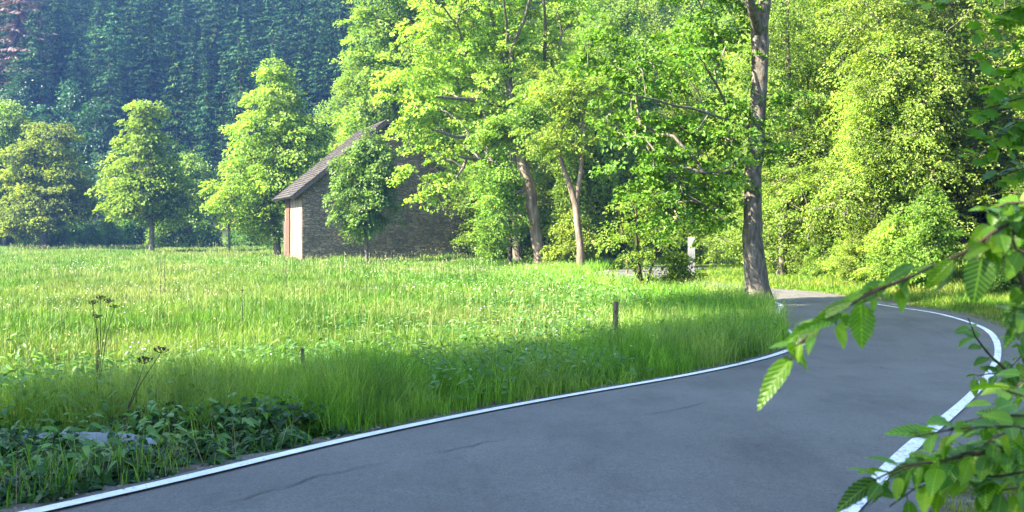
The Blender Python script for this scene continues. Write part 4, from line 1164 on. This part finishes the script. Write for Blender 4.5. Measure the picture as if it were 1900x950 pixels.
pl_D = 49; px0 = at(1283, 497, pl_D)
conc = rough_mat('pale_concrete', [(.3, (.10, .10, .10)), (.6, (.18, .18, .18)), (.8, (.22, .22, .22))], 3, (1, 1, .5), .3, .01)
gp = thing('gate_pillar', (px0[0], pl_D, gz1(px0[0], pl_D)), 'pale grey concrete pillar standing among leaves at the far bend of the road', 'pillar', rz=R(-12))
zt = EYE - (440 - 425) / F * pl_D - gz1(px0[0], pl_D)
g = MB(); g.box((0, 0, zt / 2 - .12), (.32, .22, zt + .16)); hw, hd = .16, .11
g.add([(-hw, -hd, zt - .04), (hw, -hd, zt - .04), (hw, hd, zt - .04), (-hw, hd, zt - .04), (-hw + .03, -hd + .03, zt), (hw - .03, -hd + .03, zt), (hw - .03, hd - .03, zt), (-hw + .03, hd - .03, zt)], [(0, 1, 5, 4), (1, 2, 6, 5), (2, 3, 7, 6), (3, 0, 4, 7), (4, 5, 6, 7)]); g.build('shaft', conc, gp)
g = MB(); g.box((0, 0, .06), (.46, .36, .24)); g.build('plinth', conc, gp)

# ------------------------------------------------------------------ tall dead weeds
def weed(name, label, stems, D, headr, heads=9, r0=.004, mat='twig', leafy=False):
    b0 = at(*stems[0][0], D); gzv = gz1(b0[0], D)
    root = thing(name, (b0[0], D, gzv), label, 'weed')
    pts = []; V_, H_ = [], []
    qq = np.random.default_rng(int(b0[0] * 100) % 1000 + 5)
    for st in stems:
        P = np.array([at(px, py, D + i * .03) for i, (px, py) in enumerate(st)]); P = np.concatenate([P[:1] - (0, 0, max(0.02, P[0][2] - gzv + .05)), P])
        P = resample(np.c_[P, np.linspace(r0, r0 * .45, len(P))], .06)
        V_.append(tube(P[:, :3] - (b0[0], D, gzv), P[:, 3], 6))
        tip = P[-1, :3]
        for k in range(heads):
            a_ = k * 2.4; rr = headr * math.sqrt((k + .5) / heads)
            e = tip + np.array([math.cos(a_) * rr, math.sin(a_) * rr, headr * .8 - rr * .35 + qq.normal(0, headr * .1)])
            V_.append(tube(np.array([tip, (tip + e) / 2 + (0, 0, -.1 * headr), e]) - (b0[0], D, gzv), [r0 * .35] * 3, 4))
            c = e[None] + qq.normal(0, headr * .10, (12, 3))
            H_.append(leaf_quads(c - (b0[0], D, gzv), qq.normal(size=(12, 3)), qq.normal(size=(12, 3)), headr * .22, headr * .18))
    V, Fq = merge(V_); link('stalk', np_mesh('stalk', V, Fq, True), M[mat], root)
    V, Fq = merge(H_); link('seed_head', np_mesh('seed_head', V, Fq), M['twig'], root)
    return root
weed('dead_umbel_plant', 'bundle of upright dry dark stalks with small seed heads at the left meadow bank', [[(180, 720), (183, 640), (172, 565)], [(182, 720), (190, 640), (200, 562)], [(181, 720), (186, 640), (186, 556)], [(184, 715), (198, 620), (212, 572)], [(179, 715), (180, 640), (180, 590)]], 10.5, .045, 9, r0=.006)
weed('dead_umbel_plant', 'leaning dry umbel stalk with dark flat seed clusters above the bank leaves', [[(232, 770), (262, 710), (298, 655)], [(236, 760), (255, 712), (268, 675)]], 8.6, .06, 10, r0=.005)
weed('dry_stalk', 'single thin upright dark stalk right of the leaning dry umbel', [[(450, 705), (451, 620), (449, 540)]], 12.5, .02, 5, r0=.006)
weed('dry_stalk', 'pair of thin dark stalks standing out in the middle of the meadow', [[(298, 525), (299, 500), (297, 470)], [(306, 525), (305, 500), (306, 476)]], 34, .06, 5, .012)
weed('dry_stalk', 'short dark weed stalk in the meadow below the barn left corner', [[(447, 560), (448, 545), (450, 535)], [(531, 505), (532, 495), (531, 485)]], 36, .05, 5, .010)

# ------------------------------------------------------------------ foreground bush, right
TL = leaf_template(18, .62, .07, .18, .12)
def near_bush(name, label, root_xy, stems, leaves, seed, mat, cat='bush', auto=(), tmpl=None):
    q = np.random.default_rng(seed)
    rz_ = gz1(*root_xy); O = np.array([root_xy[0], root_xy[1], rz_])
    root = thing(name, tuple(O), label, cat)
    V_ = []; B, Dn, Nn, S, Wd = [], [], [], [], []
    for st, r0, r1 in stems:
        P = np.array([at(*p_) if len(p_) == 3 and abs(p_[0]) > 20 else np.array(p_) for p_ in st])
        P = resample(np.c_[P, np.linspace(r0, r1, len(P))], .03); P[1:-1, :3] += q.normal(0, .002, (len(P) - 2, 3))
        V_.append(tube(P[:, :3] - O, P[:, 3], 7))
    for (bx_, by_, tx_, ty_, wpx, D) in leaves:
        b = at(bx_, by_, D + q.uniform(-.04, .04)); t = at(tx_, ty_, D + q.uniform(-.05, .05))
        ln = np.linalg.norm(t - b)
        B.append(b); Dn.append(t - b); Nn.append(np.array([q.normal(0, .35), -1.0 + q.normal(0, .3), .75 + q.normal(0, .35)])); S.append(ln); Wd.append(wpx / F * D / ln / .62)
    for (st, n_, lpx, D, spread) in auto:
        P = np.array([at(*p_) for p_ in st]); P4 = resample(np.c_[P, np.zeros(len(P))], .01)[:, :3]
        V_.append(tube(P4[::3] - O, np.linspace(.0028, .0012, len(P4[::3])), 6))
        T = np.gradient(P4, axis=0)
        for k in range(n_):
            i = int((k + .5) / n_ * (len(P4) - 1)); sg = 1 if k % 2 else -1
            t_ = unit(T[i]); sidev = unit(np.cross(t_, np.array([0, -.5, 1.0]) + q.normal(0, .3, 3))) * sg
            d_ = unit(t_ * .6 + sidev * spread + np.array([0, 0, -.25]) + q.normal(0, .25, 3))
            ln = lpx / F * D * q.uniform(.6, 1.2)
            b = P4[i] + d_ * .012 + q.normal(0, .004, 3)
            V_.append(tube(np.array([P4[i], (P4[i] + b) / 2, b]) - O, [.0009] * 3, 4))
            B.append(b); Dn.append(d_); Nn.append(np.array([q.normal(0, .4), -.35 + q.normal(0, .45), 1.0])); S.append(ln); Wd.append(q.uniform(.85, 1.15))
    V, Fq = merge(V_); link('stem', np_mesh('stem', V, Fq, True), M['twig'], root)
    V, Fq, uv = place_leaves(tmpl or TL, np.array(B) - O, np.array(Dn), np.array(Nn), np.array(S), np.array(Wd))
    link('foliage', np_mesh('foliage', V, Fq, True, uv), mat, root)
    return root
DA = 1.75; DB = 2.1
O1 = (1.45, 2.0, -.15)
leavesA = [(1468, 664, 1398, 757, 44, DA), (1459, 648, 1516, 682, 50, DA), (1597, 566, 1602, 648, 54, DA), (1694, 492, 1640, 522, 26, DA),
           (1580, 562, 1500, 592, 26, DA), (1560, 580, 1492, 612, 30, DA), (1530, 592, 1442, 640, 26, DA), (1520, 610, 1470, 640, 30, DA), (1600, 548, 1540, 566, 24, DA), (1640, 525, 1588, 560, 40, DA),
           (1660, 520, 1690, 545, 28, DA), (1620, 540, 1655, 560, 30, DA), (1575, 585, 1560, 618, 24, DA),
           (1768, 484, 1710, 538, 34, DA), (1772, 492, 1738, 552, 34, DA), (1822, 478, 1806, 562, 60, DA), (1832, 455, 1795, 470, 26, DA), (1835, 420, 1800, 455, 34, DA), (1850, 395, 1822, 375, 30, DA), (1858, 400, 1895, 372, 34, DA), (1862, 420, 1850, 462, 36, DA), (1880, 398, 1905, 440, 40, DA), (1890, 380, 1930, 350, 40, DA),
           (1900, 560, 1858, 600, 44, DA), (1905, 600, 1862, 632, 36, DA), (1900, 540, 1872, 560, 34, DA), (1890, 470, 1868, 520, 34, DA),
           (1740, 500, 1700, 500, 22, DA), (1838, 470, 1866, 482, 26, DA)]
stemsA = [([O1, (1.35, 1.95, .9), (1905, 405, DA), (1850, 425, DA), (1790, 470, DA), (1690, 512, DA), (1600, 552, DA), (1520, 602, DA), (1466, 652, DA), (1464, 668, DA)], .0042, .0011),
          ([(1840, 432, DA), (1826, 462, DA), (1821, 482, DA)], .0022, .001), ([(1790, 470, DA), (1772, 486, DA)], .002, .001),
          ([O1, (1.30, 1.9, .8), (1960, 560, DA), (1905, 545, DA), (1888, 480, DA), (1880, 400, DA)], .006, .002)]
autoA = [([(1690, 512, DA), (1600, 552, DA), (1520, 602, DA), (1466, 652, DA)], 16, 40, DA, .7), ([(1905, 405, DA), (1850, 425, DA), (1800, 462, DA)], 9, 52, DA, .9),
         ([(1940, 380, DA), (1880, 372, DA), (1835, 392, DA)], 8, 50, DA, 1.0), ([(1940, 480, DA), (1895, 470, DA), (1850, 440, DA)], 7, 50, DA, 1.0), ([(1950, 590, DA), (1905, 575, DA), (1870, 590, DA)], 7, 50, DA, 1.0)]
near_bush('hazel_bush', 'near hazel bush whose leafy twig reaches over the road from the right edge', (1.45, 2.0), stemsA, leavesA, 3, M['leaf_near'], auto=autoA)
leavesB = [(1742, 812, 1648, 790, 48, DB), (1770, 792, 1728, 772, 46, DB), (1772, 800, 1816, 792, 40, DB), (1640, 892, 1622, 948, 54, DB), (1625, 890, 1545, 946, 40, DB), (1700, 870, 1640, 880, 34, DB), (1840, 895, 1822, 962, 56, DB), (1880, 830, 1850, 872, 46, DB), (1850, 760, 1890, 740, 44, DB), (1740, 850, 1700, 900, 36, DB)]
O2 = (1.25, 2.45, -.15)
stemsB = [([O2, (1.22, 2.35, .35), (1960, 800, DB), (1860, 832, DB), (1760, 850, DB), (1660, 872, DB), (1620, 892, DB)], .0055, .0015),
          ([(1960, 800, DB), (1900, 770, DB), (1830, 770, DB), (1760, 798, DB)], .004, .0015)]
autoB = [([(1950, 850, DB + .1), (1870, 850, DB + .1), (1800, 866, DB + .1), (1740, 880, DB + .1)], 22, 58, DB, 1.2), ([(1950, 900, DB), (1890, 905, DB), (1820, 915, DB)], 14, 58, DB, 1.2), ([(1950, 780, DB), (1890, 790, DB), (1830, 820, DB)], 14, 58, DB, 1.2),
         ([(1900, 835, DB), (1800, 846, DB), (1700, 862, DB), (1625, 895, DB)], 24, 62, DB, 1.0),
         ([(1950, 800, DB), (1860, 790, DB - .1), (1770, 796, DB), (1690, 812, DB)], 16, 60, DB, 1.0),
         ([(1950, 760, DB + .1), (1900, 735, DB + .1), (1850, 720, DB + .1)], 9, 56, DB, 1.0),
         ([(1930, 870, DB - .1), (1850, 885, DB), (1780, 880, DB), (1700, 905, DB), (1650, 940, DB)], 16, 58, DB, 1.0),
         ([(1940, 820, DB + .2), (1860, 815, DB + .2), (1790, 830, DB + .2), (1720, 840, DB + .2)], 16, 52, DB, 1.1),
         ([(1950, 690, DB + .2), (1905, 700, DB + .2), (1850, 755, DB + .2)], 8, 50, DB, 1.0)]
near_bush('beech_sapling', 'dense low leafy sapling filling the bottom right corner beside the white line', (1.25, 2.45), stemsB, leavesB, 4, M['leaf_near'], auto=autoB)
DC = 3.4
O3 = (2.0, 3.5, -.15)
near_bush('thin_sapling', 'thin dark stem with small sparse leaves crossing the right white line', (2.0, 3.5),
          [([O3, (1.85, 3.45, .7), (1960, 780, DC), (1900, 722, DC), (1845, 668, DC), (1810, 625, DC), (1796, 590, DC)], .008, .0016)], [], 5, M['leaf_near'],
          auto=[([(1900, 722, DC), (1845, 668, DC), (1810, 625, DC), (1796, 590, DC)], 13, 42, DC, 1.2), ([(1870, 692, DC), (1830, 694, DC), (1800, 700, DC)], 7, 34, DC, 1.0), ([(1950, 640, DC), (1900, 655, DC), (1868, 690, DC)], 9, 40, DC, 1.0), ([(1950, 600, DC), (1905, 610, DC), (1880, 640, DC)], 7, 40, DC, 1.0)])
DU = 4.3
O4 = (2.75, 4.4, -.15)
autoU = []
for (sx, sy, ex, ey) in ((1980, -40, 1700, 10), (1980, 20, 1795, 60), (1990, 60, 1815, 110), (1990, 120, 1830, 160), (1990, 170, 1790, 215), (1990, 230, 1825, 262), (1980, 260, 1800, 290), (1990, 300, 1850, 330), (1990, -10, 1850, 30), (1990, 350, 1880, 400), (1990, 90, 1870, 140), (1990, 200, 1860, 240)):
    autoU.append(([(sx, sy, DU), ((sx + ex) / 2, (sy + ey) / 2 - 10, DU), (ex, ey, DU)], 24, 42, DU, 1.3))
near_bush('young_maple', 'young tree whose drooping leafy twigs enter at the upper right corner', (2.75, 4.4),
          [([O4, (2.6, 4.4, 1.2), (2.5, 4.35, 2.2), (2.35, 4.3, 3.2)], .035, .01)] + [([(2.55 - .02 * k, 4.38, 1.6 + .12 * k), (a_[0][0][0], a_[0][0][1], DU)], .008, .004) for k, a_ in enumerate(autoU)], [], 6, M['leaf_sun_tint'], 'tree', auto=autoU, tmpl=TM)

# ------------------------------------------------------------------ haze
m, nt = newmat('haze_air')
pv = N(nt, 'ShaderNodeVolumePrincipled'); pv.inputs['Color'].default_value = (.20, .42, 1.0, 1); pv.inputs['Density'].default_value = HAZE
pv.inputs['Anisotropy'].default_value = .2
o = N(nt, 'ShaderNodeOutputMaterial'); nt.links.new(pv.outputs[0], o.inputs['Volume'])
g = MB(); g.box((0, 150, 48.2), (1840, 1140, 100)); hz = g.build('haze', m); tag(hz, 'thin bluish morning haze hanging in the valley', 'haze', kind='stuff')
